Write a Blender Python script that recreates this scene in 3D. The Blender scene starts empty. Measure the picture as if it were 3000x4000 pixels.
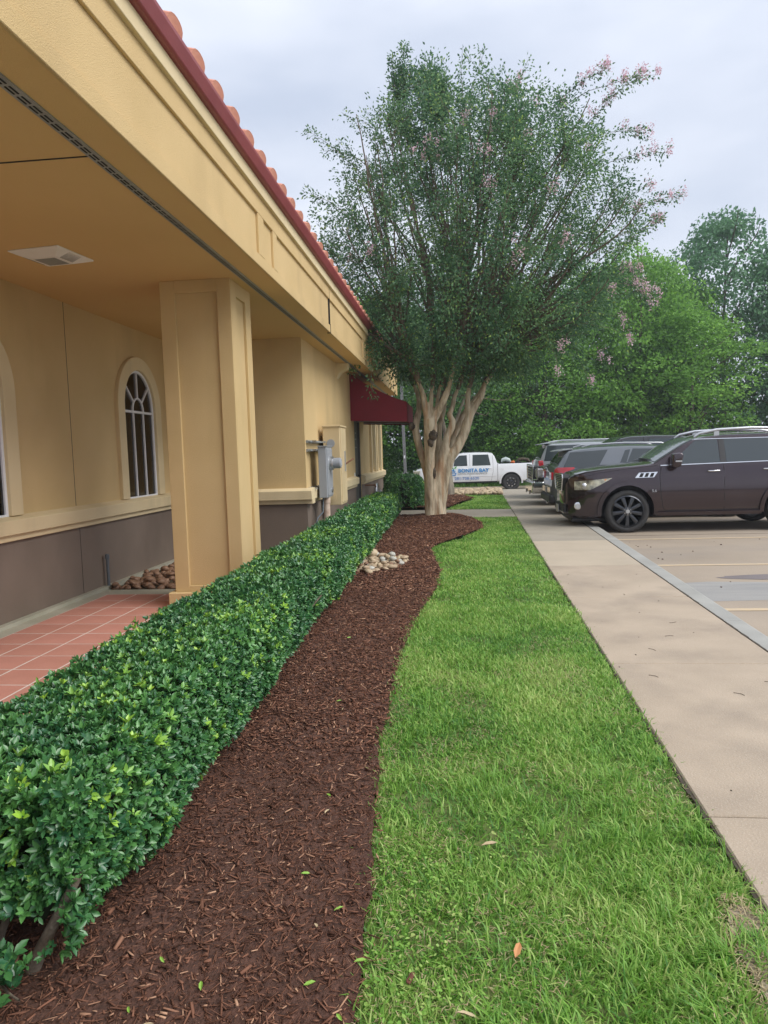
import bpy, bmesh, math, random
import numpy as np
from mathutils import Vector, Matrix, noise as mnoise
random.seed(7)
RNG = np.random.default_rng(11)
scene = bpy.context.scene
COL = scene.collection

# ---------------------------------------------------------------- camera
cd = bpy.data.cameras.new('camera')
cd.sensor_fit = 'HORIZONTAL'; cd.sensor_width = 36.0; cd.lens = 33.0
cd.clip_start = 0.05; cd.clip_end = 3000
cam = bpy.data.objects.new('camera', cd); COL.objects.link(cam)
cam.matrix_world = Matrix(((0.9944, 0.0212, 0.1031, 0.0),
                           (0.1009, 0.0858, -0.9912, 0.0),
                           (-0.0299, 0.9961, 0.0832, 1.60),
                           (0, 0, 0, 1)))
scene.camera = cam
# ---------------------------------------------------------------- sky, sun, exposure
HAZE = 0.0013
SUN_EL, SUN_AZ = math.radians(46), math.radians(112)   # azimuth measured clockwise from +Y
world = bpy.data.worlds.new('World'); scene.world = world
world.use_nodes = True
nt = world.node_tree; nt.nodes.clear()
def N(t, **k):
    n = nt.nodes.new(t)
    for a, b in k.items(): setattr(n, a, b)
    return n
wo = N('ShaderNodeOutputWorld'); bg = N('ShaderNodeBackground'); bg.inputs[1].default_value = 0.1
sky = N('ShaderNodeTexSky', sky_type='NISHITA', sun_disc=False, sun_elevation=SUN_EL, sun_rotation=SUN_AZ)
tc = N('ShaderNodeTexCoord'); sep = N('ShaderNodeSeparateXYZ')
mp = N('ShaderNodeMapping'); mp.inputs['Scale'].default_value = (1.0, 1.0, 2.6)
nz = N('ShaderNodeTexNoise'); nz.inputs['Scale'].default_value = 1.9; nz.inputs['Detail'].default_value = 4.5; nz.inputs['Roughness'].default_value = 0.5
ramp = N('ShaderNodeValToRGB')
ramp.color_ramp.elements[0].position = 0.36; ramp.color_ramp.elements[0].color = (0.60, 0.665, 0.80, 1)
ramp.color_ramp.elements[1].position = 0.62; ramp.color_ramp.elements[1].color = (0.90, 0.94, 1.04, 1)
grad = N('ShaderNodeMath', operation='MULTIPLY_ADD')   # overcast sky: brighter toward the zenith
grad.inputs[1].default_value = 2.6; grad.inputs[2].default_value = 5.5
sq = N('ShaderNodeMath', operation='POWER'); sq.inputs[1].default_value = 2.0; sq.use_clamp = True
mul = N('ShaderNodeVectorMath', operation='SCALE')
mix = N('ShaderNodeMix', data_type='RGBA'); mix.inputs[0].default_value = 0.9
L = nt.links.new
L(tc.outputs['Generated'], mp.inputs[0]); L(mp.outputs[0], nz.inputs['Vector']); L(nz.outputs['Fac'], ramp.inputs[0])
L(tc.outputs['Generated'], sep.inputs[0]); L(sep.outputs['Z'], sq.inputs[0]); L(sq.outputs[0], grad.inputs[0])
L(ramp.outputs[0], mul.inputs[0]); L(grad.outputs[0], mul.inputs['Scale'])
L(sky.outputs[0], mix.inputs[6]); L(mul.outputs[0], mix.inputs[7]); L(mix.outputs[2], bg.inputs[0]); L(bg.outputs[0], wo.inputs[0])
sd = bpy.data.lights.new('sun', 'SUN'); sd.energy = 1.5; sd.angle = math.radians(40); sd.color = (1.0, 0.965, 0.90)
sun = bpy.data.objects.new('sun', sd); COL.objects.link(sun)
sv = Vector((math.sin(SUN_AZ)*math.cos(SUN_EL), math.cos(SUN_AZ)*math.cos(SUN_EL), math.sin(SUN_EL)))
sun.rotation_euler = sv.to_track_quat('Z', 'Y').to_euler(); sun.location = (8, 0, 20)
vs = scene.view_settings
vs.view_transform = 'Standard'; vs.look = 'None'; vs.gamma = 1.0; vs.use_curve_mapping = False; vs.exposure = 0.90

# ---------------------------------------------------------------- materials
def rgba(c): return (c[0], c[1], c[2], 1)
def mat(name, c1, c2=None, scale=8, rough=0.6, bump=0.0, bscale=60, metal=0.0, spec=0.5, stretch=(1,1,1), detail=4,
        tint=False, coat=0.0, cracks=0, spots=None, ramp_pos=(0.3,0.7), noise2=None, sss=0, coords='Object', c3=None, transl=0, flake=0, c3pos=0.6):
    m = bpy.data.materials.new(name); m.use_nodes = True
    t = m.node_tree; ns = t.nodes; b = ns['Principled BSDF']; lk = t.links.new
    b.inputs['Roughness'].default_value = rough; b.inputs['Metallic'].default_value = metal
    b.inputs['Specular IOR Level'].default_value = spec
    if coat: b.inputs['Coat Weight'].default_value = coat; b.inputs['Coat Roughness'].default_value = 0.03
    if not c2: c2 = tuple(x*0.85 for x in c1)
    tcn = ns.new('ShaderNodeTexCoord'); mpn = ns.new('ShaderNodeMapping'); mpn.inputs['Scale'].default_value = stretch
    lk(tcn.outputs[coords], mpn.inputs[0])
    if tint:
        at = ns.new('ShaderNodeAttribute'); at.attribute_name = 'tint'; src = at.outputs['Fac']
    else:
        n = ns.new('ShaderNodeTexNoise'); n.inputs['Scale'].default_value = scale; n.inputs['Detail'].default_value = detail
        lk(mpn.outputs[0], n.inputs['Vector']); src = n.outputs['Fac']
    r = ns.new('ShaderNodeValToRGB'); r.color_ramp.elements[0].color = rgba(c1); r.color_ramp.elements[1].color = rgba(c2)
    r.color_ramp.elements[0].position = 0 if tint else ramp_pos[0]; r.color_ramp.elements[1].position = 1 if tint else ramp_pos[1]
    if c3: e = r.color_ramp.elements.new(c3pos if tint else 0.5*(ramp_pos[0]+ramp_pos[1])); e.color = rgba(c3)
    lk(src, r.inputs[0]); col = r.outputs[0]
    if noise2:   # (scale, amount, dark colour, stretch, lo, hi)
        n2 = ns.new('ShaderNodeTexNoise'); n2.inputs['Scale'].default_value = noise2[0]; n2.inputs['Detail'].default_value = 6
        m2 = ns.new('ShaderNodeMapping'); m2.inputs['Scale'].default_value = noise2[3] if len(noise2) > 3 else (1,1,1)
        lk(tcn.outputs[coords], m2.inputs[0]); lk(m2.outputs[0], n2.inputs['Vector'])
        mr = ns.new('ShaderNodeMapRange'); mr.inputs[1].default_value = noise2[4] if len(noise2) > 4 else 0.48; mr.inputs[2].default_value = noise2[5] if len(noise2) > 5 else 0.75
        mr.inputs[4].default_value = noise2[1]; lk(n2.outputs['Fac'], mr.inputs[0])
        mx = ns.new('ShaderNodeMix'); mx.data_type = 'RGBA'; lk(mr.outputs[0], mx.inputs[0]); lk(col, mx.inputs[6]); mx.inputs[7].default_value = rgba(noise2[2]); col = mx.outputs[2]
    if spots:   # (scale, size, colour, amount)
        v = ns.new('ShaderNodeTexVoronoi'); v.inputs['Scale'].default_value = spots[0]; lk(mpn.outputs[0], v.inputs['Vector'])
        lt = ns.new('ShaderNodeMath'); lt.operation = 'LESS_THAN'; lt.inputs[1].default_value = spots[1]; lk(v.outputs['Distance'], lt.inputs[0])
        ml = ns.new('ShaderNodeMath'); ml.operation = 'MULTIPLY'; ml.inputs[1].default_value = spots[3]; lk(lt.outputs[0], ml.inputs[0])
        mx = ns.new('ShaderNodeMix'); mx.data_type = 'RGBA'; lk(ml.outputs[0], mx.inputs[0]); lk(col, mx.inputs[6]); mx.inputs[7].default_value = rgba(spots[2]); col = mx.outputs[2]
    lk(col, b.inputs['Base Color'])
    if bump:
        n3 = ns.new('ShaderNodeTexNoise'); n3.inputs['Scale'].default_value = bscale; n3.inputs['Detail'].default_value = 5
        lk(mpn.outputs[0], n3.inputs['Vector'])
        bp = ns.new('ShaderNodeBump'); bp.inputs['Strength'].default_value = bump; bp.inputs['Distance'].default_value = 0.02
        lk(n3.outputs['Fac'], bp.inputs['Height']); lk(bp.outputs[0], b.inputs['Normal'])
    if transl:
        ts = ns.new('ShaderNodeBsdfTranslucent'); ms = ns.new('ShaderNodeMixShader'); ms.inputs[0].default_value = transl
        lk(col, ts.inputs[0]); lk(b.outputs[0], ms.inputs[1]); lk(ts.outputs[0], ms.inputs[2]); lk(ms.outputs[0], ns['Material Output'].inputs[0])
    return m
def glass_mat(name, tintc, trans):
    m = bpy.data.materials.new(name); m.use_nodes = True; t = m.node_tree; ns = t.nodes; b = ns['Principled BSDF']
    b.inputs['Base Color'].default_value = rgba(tintc); b.inputs['Roughness'].default_value = 0.03; b.inputs['IOR'].default_value = 1.5
    b.inputs['Specular IOR Level'].default_value = 0.7
    if trans:
        tr = ns.new('ShaderNodeBsdfTransparent'); tr.inputs[0].default_value = (trans, trans, trans*1.03, 1)
        fr = ns.new('ShaderNodeFresnel'); fr.inputs[0].default_value = 1.6
        gl = ns.new('ShaderNodeBsdfGlossy'); gl.inputs['Roughness'].default_value = 0.02
        ms = ns.new('ShaderNodeMixShader'); t.links.new(fr.outputs[0], ms.inputs[0]); t.links.new(tr.outputs[0], ms.inputs[1]); t.links.new(gl.outputs[0], ms.inputs[2])
        t.links.new(ms.outputs[0], ns['Material Output'].inputs[0])
    return m
M = {}
M['stucco'] = mat('stucco', (0.61,0.44,0.21), (0.69,0.505,0.255), 1.1, 0.85, 0.45, 170, noise2=(1.1, 0.55, (0.38,0.27,0.14), (1.3,1.3,0.3), 0.52, 0.85))
M['stucco_trim'] = mat('stucco_trim', (0.68,0.55,0.33), (0.74,0.61,0.38), 1.5, 0.85, 0.3, 160, noise2=(2.2, 0.5, (0.40,0.33,0.2), (1.2,1.2,0.35), 0.52, 0.85))
M['soffit_paint'] = mat('soffit_paint', (0.68,0.46,0.20), (0.73,0.50,0.225), 0.8, 0.9, 0.25, 140)
M['wainscot'] = mat('wainscot', (0.175,0.135,0.105), (0.22,0.17,0.135), 1.2, 0.88, 0.3, 120, noise2=(1.3, 0.5, (0.10,0.07,0.055), (1,1,0.5), 0.5, 0.8))
M['metal_red'] = mat('metal_red', (0.24,0.045,0.05), (0.29,0.06,0.062), 3, 0.45, 0.05)
M['roof_tile'] = mat('roof_tile', (0.55,0.22,0.15), (0.66,0.30,0.21), 2.5, 0.75, 0.25, 40)
M['galv'] = mat('galvanised', (0.27,0.29,0.29), (0.36,0.38,0.38), 6, 0.5, 0.05, metal=0.3)
M['slot'] = mat('dark_slot', (0.02,0.02,0.02), None, 5, 0.9)
M['white_frame'] = mat('white_frame', (0.72,0.73,0.76), (0.78,0.79,0.82), 5, 0.45)
M['white_plastic'] = mat('white_plastic', (0.84,0.82,0.79), (0.87,0.85,0.82), 5, 0.5)
M['win_glass'] = glass_mat('window_glass', (0.02,0.02,0.025), 0.55)
M['interior'] = mat('interior_dark', (0.035,0.032,0.03), (0.05,0.045,0.04), 2, 0.9)
M['shutter'] = mat('shutter', (0.70,0.70,0.70), (0.74,0.74,0.74), 3, 0.5)
M['tile'] = mat('porch_tile', (0.46,0.20,0.15), (0.53,0.245,0.19), 3, 0.7, 0.15, 90, spots=(260, 0.28, (0.68,0.42,0.34), 0.35), coords='Object')
M['grout'] = mat('grout', (0.66,0.60,0.54), (0.74,0.68,0.62), 6, 0.9, 0.2, 60)
M['conc_porch'] = mat('porch_concrete', (0.36,0.35,0.27), (0.46,0.44,0.36), 2.2, 0.85, 0.2, 50, noise2=(2, 0.4, (0.24,0.24,0.19)))
M['walk_pink'] = mat('walk_exposed', (0.385,0.31,0.232), (0.475,0.385,0.29), 1.6, 0.85, 0.25, 90, spots=(120, 0.24, (0.62,0.56,0.46), 0.38), noise2=(1.7, 0.55, (0.22,0.18,0.145), (1,1,1), 0.48, 0.78))
M['walk_smooth'] = mat('walk_smooth', (0.43,0.36,0.27), (0.49,0.41,0.31), 1.5, 0.85, 0.12, 60, noise2=(1.0, 0.3, (0.38,0.33,0.27)))
M['walk_grey'] = mat('walk_grey', (0.31,0.272,0.217), (0.385,0.34,0.272), 1.5, 0.85, 0.15, 60, noise2=(0.8, 0.4, (0.29,0.26,0.22)))
M['kerb'] = mat('kerb_concrete', (0.315,0.31,0.285), (0.39,0.385,0.355), 2.5, 0.85, 0.15, 60, noise2=(1.8, 0.35, (0.28,0.28,0.26)))
M['lot'] = mat('lot_concrete', (0.30,0.243,0.183), (0.40,0.325,0.248), 0.45, 0.85, 0.2, 40, spots=(55, 0.16, (0.52,0.46,0.38), 0.35), noise2=(0.5, 0.55, (0.22,0.20,0.18), (0.35,1.4,1), 0.5, 0.72))
M['stain'] = mat('oil_stain', (0.17,0.145,0.14), (0.20,0.17,0.165), 3, 0.6)
M['wash'] = mat('grey_wash', (0.27,0.265,0.255), (0.35,0.335,0.31), 2.0, 0.8, 0.1, stretch=(0.5,2.5,1))
M['line'] = mat('faded_line_paint', (0.60,0.46,0.28), (0.50,0.40,0.29), 9, 0.8, detail=8)
M['crack'] = mat('joint_dirt', (0.07,0.055,0.04), None, 5, 0.95)
M['soil'] = mat('soil', (0.055,0.04,0.028), (0.10,0.08,0.05), 6, 0.95, 0.6, 30)
M['far_ground'] = mat('far_ground', (0.045,0.06,0.02), (0.08,0.09,0.035), 1.5, 0.95, 0.5, 10)
M['lawn_base'] = mat('lawn_soil', (0.08,0.13,0.025), (0.17,0.19,0.06), 14, 0.95, 0.6, 40, noise2=(2.2, 0.6, (0.24,0.20,0.11), (1,1,1), 0.55, 0.75))
M['grass'] = mat('grass_blade', (0.08,0.235,0.04), (0.54,0.64,0.22), rough=0.42, tint=True, c3=(0.27,0.50,0.085), c3pos=0.6, transl=0.35, spec=0.35)
M['mulch_base'] = mat('mulch_base', (0.06,0.028,0.018), (0.13,0.060,0.040), 30, 0.95, 0.9, 70)
M['mulch'] = mat('mulch_chip', (0.060,0.026,0.016), (0.55,0.33,0.21), rough=0.8, tint=True, c3=(0.24,0.112,0.070), c3pos=0.65, spec=0.2)
M['stone'] = mat('river_stone', (0.28,0.18,0.10), (0.50,0.38,0.25), 1.3, 0.6, 0.1, 20, coords='Object', c3=(0.43,0.32,0.21))
M['stone_brown'] = mat('river_stone_brown', (0.16,0.085,0.05), (0.34,0.20,0.125), 1.3, 0.6, 0.1, 20)
M['stone_pale'] = mat('river_stone_pale', (0.38,0.28,0.17), (0.60,0.48,0.32), 1.3, 0.65, 0.1, 20)
M['stone_grey'] = mat('river_stone_grey', (0.36,0.35,0.30), (0.56,0.54,0.48), 1.3, 0.6, 0.1, 20)
M['holly'] = mat('holly_leaf', (0.030,0.125,0.050), (0.38,0.62,0.07), rough=0.33, tint=True, c3=(0.13,0.33,0.08), c3pos=0.5, spec=0.7, transl=0.12)
M['holly_core_shade'] = mat('hedge_core_shade', (0.014,0.022,0.010), (0.022,0.032,0.012), 12, 0.9)  # near-black core colour, shade between the leaves painted in
M['holly_stem'] = mat('holly_stem', (0.16,0.125,0.09), (0.26,0.21,0.16), 20, 0.85, 0.4, 60)
M['bark'] = mat('crape_bark', (0.34,0.26,0.17), (0.66,0.555,0.395), 4.2, 0.7, 0.8, 26, stretch=(2.6,2.6,0.5), noise2=(3.2, 0.55, (0.50,0.25,0.11), (2.4,2.4,0.4), 0.52, 0.66), ramp_pos=(0.36,0.60))
M['bark_grey'] = mat('crape_bark_grey', (0.19,0.16,0.125), (0.36,0.315,0.25), 4, 0.8, 0.4, 26, stretch=(2.5,2.5,0.5))
M['twig'] = mat('twig', (0.10,0.075,0.055), (0.20,0.155,0.11), 6, 0.85)
M['knot'] = mat('bark_knot', (0.03,0.022,0.016), (0.17,0.13,0.09), 14, 0.9, 0.9, 40)
M['crape_leaf'] = mat('crape_leaf', (0.06,0.15,0.08), (0.40,0.56,0.13), rough=0.5, tint=True, c3=(0.18,0.33,0.14), transl=0.4, spec=0.4)
M['blossom'] = mat('crape_blossom', (0.74,0.47,0.56), (0.90,0.70,0.76), rough=0.7, tint=True, transl=0.3)
M['forest_leaf'] = mat('forest_leaf', (0.07,0.17,0.035), (0.38,0.64,0.10), rough=0.6, tint=True, c3=(0.25,0.50,0.085), transl=0.45, spec=0.3)
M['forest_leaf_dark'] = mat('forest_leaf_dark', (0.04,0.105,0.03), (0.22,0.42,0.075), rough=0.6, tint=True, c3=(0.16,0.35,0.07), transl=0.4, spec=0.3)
M['forest_leaf_blue'] = mat('forest_leaf_blue', (0.09,0.20,0.11), (0.27,0.48,0.19), rough=0.6, tint=True, c3=(0.18,0.36,0.17), transl=0.4, spec=0.3)
M['trunk_dark'] = mat('forest_bark', (0.07,0.055,0.04), (0.15,0.12,0.095), 4, 0.9, 0.5, 20, stretch=(2,2,0.5))
M['awning'] = mat('awning_fabric', (0.165,0.012,0.022), (0.20,0.016,0.028), 2.5, 0.8, 0.15, 220)
M['box_grey'] = mat('meter_grey', (0.30,0.32,0.35), (0.34,0.36,0.39), 3, 0.45, noise2=(3,0.2,(0.24,0.22,0.2)))
M['box_tan'] = mat('box_tan', (0.60,0.47,0.27), (0.67,0.53,0.32), 2, 0.5, noise2=(2.5,0.3,(0.42,0.31,0.18),(1,1,0.4)))
M['pipe_pvc'] = mat('conduit_pink', (0.58,0.44,0.34), (0.66,0.54,0.44), 5, 0.7, noise2=(9,0.7,(0.30,0.15,0.08)))
M['pipe_grey'] = mat('pipe_grey', (0.10,0.12,0.14), (0.15,0.17,0.19), 6, 0.5)
M['rust'] = mat('rust', (0.16,0.075,0.04), (0.24,0.12,0.07), 12, 0.85)
M['door'] = mat('door_paint', (0.085,0.08,0.072), (0.11,0.10,0.09), 3, 0.5)
M['black'] = mat('black_plastic', (0.018,0.018,0.02), (0.024,0.024,0.026), 4, 0.5)
M['rubber'] = mat('tyre_rubber', (0.028,0.028,0.029), (0.045,0.043,0.042), 12, 0.8, 0.2, 80)
M['chrome'] = mat('chrome', (0.75,0.76,0.78), (0.78,0.79,0.80), 4, 0.12, metal=1.0)
M['alu'] = mat('satin_metal', (0.55,0.56,0.57), (0.60,0.61,0.62), 4, 0.3, metal=0.9)
M['rim_dark'] = mat('dark_rim', (0.06,0.065,0.075), (0.085,0.09,0.10), 4, 0.25, metal=0.8)
M['paint_plum'] = mat('plum_paint', (0.034,0.019,0.024), (0.040,0.023,0.029), 2, 0.24, metal=0.55, coat=1.0)
M['paint_white'] = mat('white_paint', (0.76,0.78,0.80), (0.79,0.80,0.82), 2, 0.35, coat=0.6)
M['paint_grey'] = mat('slate_paint', (0.15,0.165,0.185), (0.16,0.175,0.195), 2, 0.32, metal=0.4, coat=1.0)
M['paint_black'] = mat('black_paint', (0.010,0.010,0.011), (0.013,0.013,0.014), 2, 0.25, coat=1.0)
M['paint_silver'] = mat('silver_paint', (0.42,0.44,0.46), (0.45,0.47,0.49), 2, 0.3, metal=0.5, coat=0.8)
M['car_glass'] = glass_mat('car_glass', (0.05,0.062,0.068), 0)
M['car_glass_pale'] = glass_mat('windscreen_glass', (0.12,0.15,0.15), 0)
M['lamp_red'] = mat('tail_lamp', (0.50,0.012,0.02), (0.55,0.02,0.03), 5, 0.12, coat=1)
M['lamp_clear'] = mat('head_lamp', (0.07,0.07,0.06), (0.58,0.56,0.43), 11, 0.10, coat=1)
M['lamp_amber'] = mat('amber_lamp', (0.75,0.22,0.03), None, 7, 0.2)
M['plate'] = mat('plate', (0.6,0.6,0.6), (0.35,0.35,0.38), 60, 0.5)
M['blue'] = mat('lettering_blue', (0.0,0.25,0.62), None, 4, 0.5)
M['blue2'] = mat('lettering_blue_pale', (0.05,0.21,0.58), None, 4, 0.5)
M['grey_text'] = mat('lettering_grey', (0.30,0.31,0.31), None, 4, 0.5)
M['green_text'] = mat('logo_green', (0.10,0.42,0.05), None, 4, 0.5)
M['orange'] = mat('orange_plastic', (0.70,0.14,0.02), None, 4, 0.4)
M['bag'] = mat('bag_plastic', (0.45,0.52,0.50), None, 4, 0.4)
M['pole'] = mat('pole_grey', (0.15,0.15,0.155), (0.19,0.19,0.19), 4, 0.5)
M['wood_chunk'] = mat('wood_chunk', (0.13,0.045,0.028), (0.20,0.085,0.055), 8, 0.9, 0.5, 60, stretch=(1,6,1))
M['fallen_green'] = mat('fallen_green', (0.22,0.42,0.05), (0.30,0.50,0.09), 30, 0.45)
M['fallen_tan'] = mat('fallen_tan', (0.50,0.38,0.22), (0.58,0.47,0.3), 30, 0.6)
M['fallen_orange'] = mat('fallen_orange', (0.50,0.22,0.08), (0.56,0.28,0.12), 30, 0.6)

# ---------------------------------------------------------------- helpers
def tag(o, label=None, cat=None, group=None, kind=None):
    if label: o['label'] = label
    if cat: o['category'] = cat
    if group: o['group'] = group
    if kind: o['kind'] = kind
    return o
def empty(name, loc=(0,0,0), rz=0, **k):
    o = bpy.data.objects.new(name, None); COL.objects.link(o); o.location = loc; o.rotation_euler = (0,0,rz)
    o.empty_display_size = 0.2
    return tag(o, **k)
def link(name, me, m=None, parent=None, **k):
    o = bpy.data.objects.new(name, me); COL.objects.link(o)
    if m is not None and len(me.materials) == 0:
        for q in (m if isinstance(m, (list, tuple)) else [m]): me.materials.append(q)
    if parent: o.parent = parent
    return tag(o, **k)
def smooth_by_angle(me, deg=35):
    if len(me.polygons) == 0: return
    me.polygons.foreach_set('use_smooth', [True]*len(me.polygons))
    me.set_sharp_from_angle(angle=math.radians(deg))
class MB:
    def __init__(s): s.v = []; s.f = []; s.mi = []
    def add(s, vs, fs, mi=0):
        o = len(s.v); s.v += [tuple(v) for v in vs]; s.f += [tuple(i+o for i in f) for f in fs]; s.mi += [mi]*len(fs); return s
    def box(s, x0, x1, y0, y1, z0, z1, mi=0):
        vs = [(x0,y0,z0),(x1,y0,z0),(x1,y1,z0),(x0,y1,z0),(x0,y0,z1),(x1,y0,z1),(x1,y1,z1),(x0,y1,z1)]
        return s.add(vs, [(0,3,2,1),(4,5,6,7),(0,1,5,4),(1,2,6,5),(2,3,7,6),(3,0,4,7)], mi)
    def prism(s, pts, axis, a, b, mi=0):
        # pts 2D polygon, extruded along axis ('x': pts=(y,z); 'y': pts=(x,z); 'z': pts=(x,y))
        n = len(pts)
        def P(p, t): return (t,p[0],p[1]) if axis=='x' else ((p[0],t,p[1]) if axis=='y' else (p[0],p[1],t))
        vs = [P(p,a) for p in pts] + [P(p,b) for p in pts]
        fs = [tuple(range(n)), tuple(range(2*n-1, n-1, -1))] + [(i, i+n, (i+1)%n+n, (i+1)%n) for i in range(n)]
        return s.add(vs, fs, mi)
    def tube(s, pts, rads, n=8, cap=True, mi=0):
        pts = [Vector(p) for p in pts]
        if not hasattr(rads, '__len__'): rads = [rads]*len(pts)
        vs = []; fs = []; up = None
        for i, p in enumerate(pts):
            d = (pts[min(i+1,len(pts)-1)] - pts[max(i-1,0)]).normalized()
            if up is None: up = d.orthogonal().normalized()
            up = (up - d*up.dot(d)); up = up.normalized() if up.length > 1e-5 else d.orthogonal().normalized()
            w = d.cross(up)
            for k in range(n):
                a = 2*math.pi*k/n; vs.append(p + (up*math.cos(a) + w*math.sin(a))*rads[i])
        for i in range(len(pts)-1):
            for k in range(n):
                fs.append((i*n+k, i*n+(k+1)%n, (i+1)*n+(k+1)%n, (i+1)*n+k))
        if cap: fs += [tuple(range(n-1,-1,-1)), tuple(range((len(pts)-1)*n, len(pts)*n))]
        return s.add(vs, fs, mi)
    def lathe(s, prof, axis='z', c=(0,0,0), n=24, mi=0, close=False):
        # prof list of (r, t) along axis
        vs = []; fs = []
        for r, t in prof:
            for k in range(n):
                a = 2*math.pi*k/n; u, w = r*math.cos(a), r*math.sin(a)
                vs.append({'z':(c[0]+u,c[1]+w,c[2]+t),'y':(c[0]+u,c[1]+t,c[2]+w),'x':(c[0]+t,c[1]+u,c[2]+w)}[axis])
        m_ = len(prof)
        for i in range(m_-1 if not close else m_):
            j = (i+1) % m_
            for k in range(n): fs.append((i*n+k, i*n+(k+1)%n, j*n+(k+1)%n, j*n+k))
        if not close: fs += [tuple(range(n-1,-1,-1)), tuple(range((m_-1)*n, m_*n))]
        return s.add(vs, fs, mi)
    def mesh(s, name='mesh', smooth=None, bevel=0, seg=1):
        me = bpy.data.meshes.new(name); me.from_pydata(s.v, [], s.f)
        bm = bmesh.new(); bm.from_mesh(me)
        for i, f in enumerate(bm.faces): f.material_index = s.mi[i]
        if bevel:
            bmesh.ops.remove_doubles(bm, verts=bm.verts, dist=1e-5)
            es = [e for e in bm.edges if len(e.link_faces) == 2 and e.calc_face_angle(0) > 0.5]
            try: bmesh.ops.bevel(bm, geom=es, offset=bevel, segments=seg, affect='EDGES', profile=0.5, clamp_overlap=True)
            except Exception: pass
        bmesh.ops.recalc_face_normals(bm, faces=bm.faces)
        bm.to_mesh(me); bm.free(); me.update()
        if smooth: smooth_by_angle(me, smooth)
        return me
    def build(s, name, m, parent=None, smooth=None, bevel=0, seg=1, **k):
        return link(name, s.mesh(name, smooth, bevel, seg), m, parent, **k)

def inst_mesh(name, tv, tf, P, X, Y, Z, tint=None, smooth=False):
    """one mesh made of N copies of a small template; P origins, X/Y/Z frame vectors (scaled)"""
    tv = np.asarray(tv, float); tf = [tuple(f) for f in tf]; k = len(tv); n = len(P)
    co = (P[:,None,:] + X[:,None,:]*tv[None,:,0:1] + Y[:,None,:]*tv[None,:,1:2] + Z[:,None,:]*tv[None,:,2:3]).reshape(-1,3)
    idx = np.array([i for f in tf for i in f]); sizes = np.array([len(f) for f in tf])
    loops = (np.arange(n)[:,None]*k + idx[None,:]).ravel()
    ls = np.tile(sizes, n); st = np.concatenate([[0], np.cumsum(ls)[:-1]])
    me = bpy.data.meshes.new(name)
    me.vertices.add(n*k); me.vertices.foreach_set('co', co.astype(np.float32).ravel())
    me.loops.add(len(loops)); me.loops.foreach_set('vertex_index', loops.astype(np.int32))
    me.polygons.add(len(ls)); me.polygons.foreach_set('loop_start', st.astype(np.int32)); me.polygons.foreach_set('loop_total', ls.astype(np.int32))
    if smooth: me.polygons.foreach_set('use_smooth', np.ones(len(ls), bool))
    if tint is not None:
        a = me.attributes.new('tint', 'FLOAT', 'POINT'); a.data.foreach_set('value', np.repeat(tint, k).astype(np.float32))
    me.update(calc_edges=True); me.validate()
    return me
def nrm(a): return a/np.maximum(np.linalg.norm(a, axis=1, keepdims=True), 1e-9)
def frames(D, U):
    """orthonormal frames: X along D, Z close to U"""
    D = nrm(D); Y = nrm(np.cross(U, D)); Z = np.cross(D, Y); return D, Y, Z
def rvec(n): return nrm(RNG.normal(size=(n,3)))
def noise_arr(P, s, seed=0.0):
    return np.array([mnoise.noise(Vector((p[0]*s+seed, p[1]*s-seed, p[2]*s+seed*.37))) for p in P])
def interp(x, pts):
    xs = [p[0] for p in pts]; ys = [p[1] for p in pts]; return float(np.interp(x, xs, ys))
def inside(px, py, poly):
    poly = np.asarray(poly); n = len(poly); r = np.zeros(len(px), bool); j = n-1
    for i in range(n):
        xi, yi = poly[i]; xj, yj = poly[j]
        c = ((yi > py) != (yj > py)) & (px < (xj-xi)*(py-yi)/((yj-yi) if yj != yi else 1e-9) + xi)
        r ^= c; j = i
    return r
def sheet(name, poly, z, m, parent=None, **k):
    me = bpy.data.meshes.new(name); me.from_pydata([(p[0],p[1],(p[2] if len(p) > 2 else z)) for p in poly], [], [tuple(range(len(poly)))]); me.update()
    if me.polygons[0].normal.z < 0: me.flip_normals()
    return link(name, me, m, parent, **k)
def slab(name, poly, z0, z1, m, parent=None, bevel=0.006, **k):
    b = MB(); b.prism([(p[0],p[1]) for p in poly], 'z', z0, z1); return b.build(name, m, parent, bevel=bevel, **k)
def copy_tree(o, parent=None):
    c = o.copy(); COL.objects.link(c)
    if parent: c.parent = parent
    for ch in list(o.children): copy_tree(ch, c)
    return c

M['lamp_grey'] = mat('grey_head_lamp', (0.22,0.22,0.22), (0.45,0.45,0.44), 14, 0.1, coat=1)
def split_y(root, names):
    """left-hand and right-hand pieces of a vehicle become separate parts"""
    for o in list(root.children):
        if o.type != 'MESH' or o.name.split('.')[0] not in names: continue
        ys = [v.co.y for v in o.data.vertices]
        if not ys or min(ys) > 0 or max(ys) < 0 or min(abs(y) for y in ys) < .1: continue
        me = o.data
        for sg in (-1, 1):
            bm = bmesh.new(); bm.from_mesh(me)
            bmesh.ops.delete(bm, geom=[f for f in bm.faces if f.calc_center_median().y*sg < 0], context='FACES')
            bmesh.ops.delete(bm, geom=[v for v in bm.verts if not v.link_faces], context='VERTS')
            m2 = me.copy(); bm.to_mesh(m2); bm.free()
            if sg < 0: o.data = m2
            else:
                q = o.copy(); q.data = m2; COL.objects.link(q); q.parent = root
VEH_PARTS = ('side_window','door_seam','chrome_trim','arch_flare','running_board','door_pillar','mirror_lamp','bonnet_seam','fender_vent','vent_opening','bed_rail_line','rocker_step','side_moulding','taillight')
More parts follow.
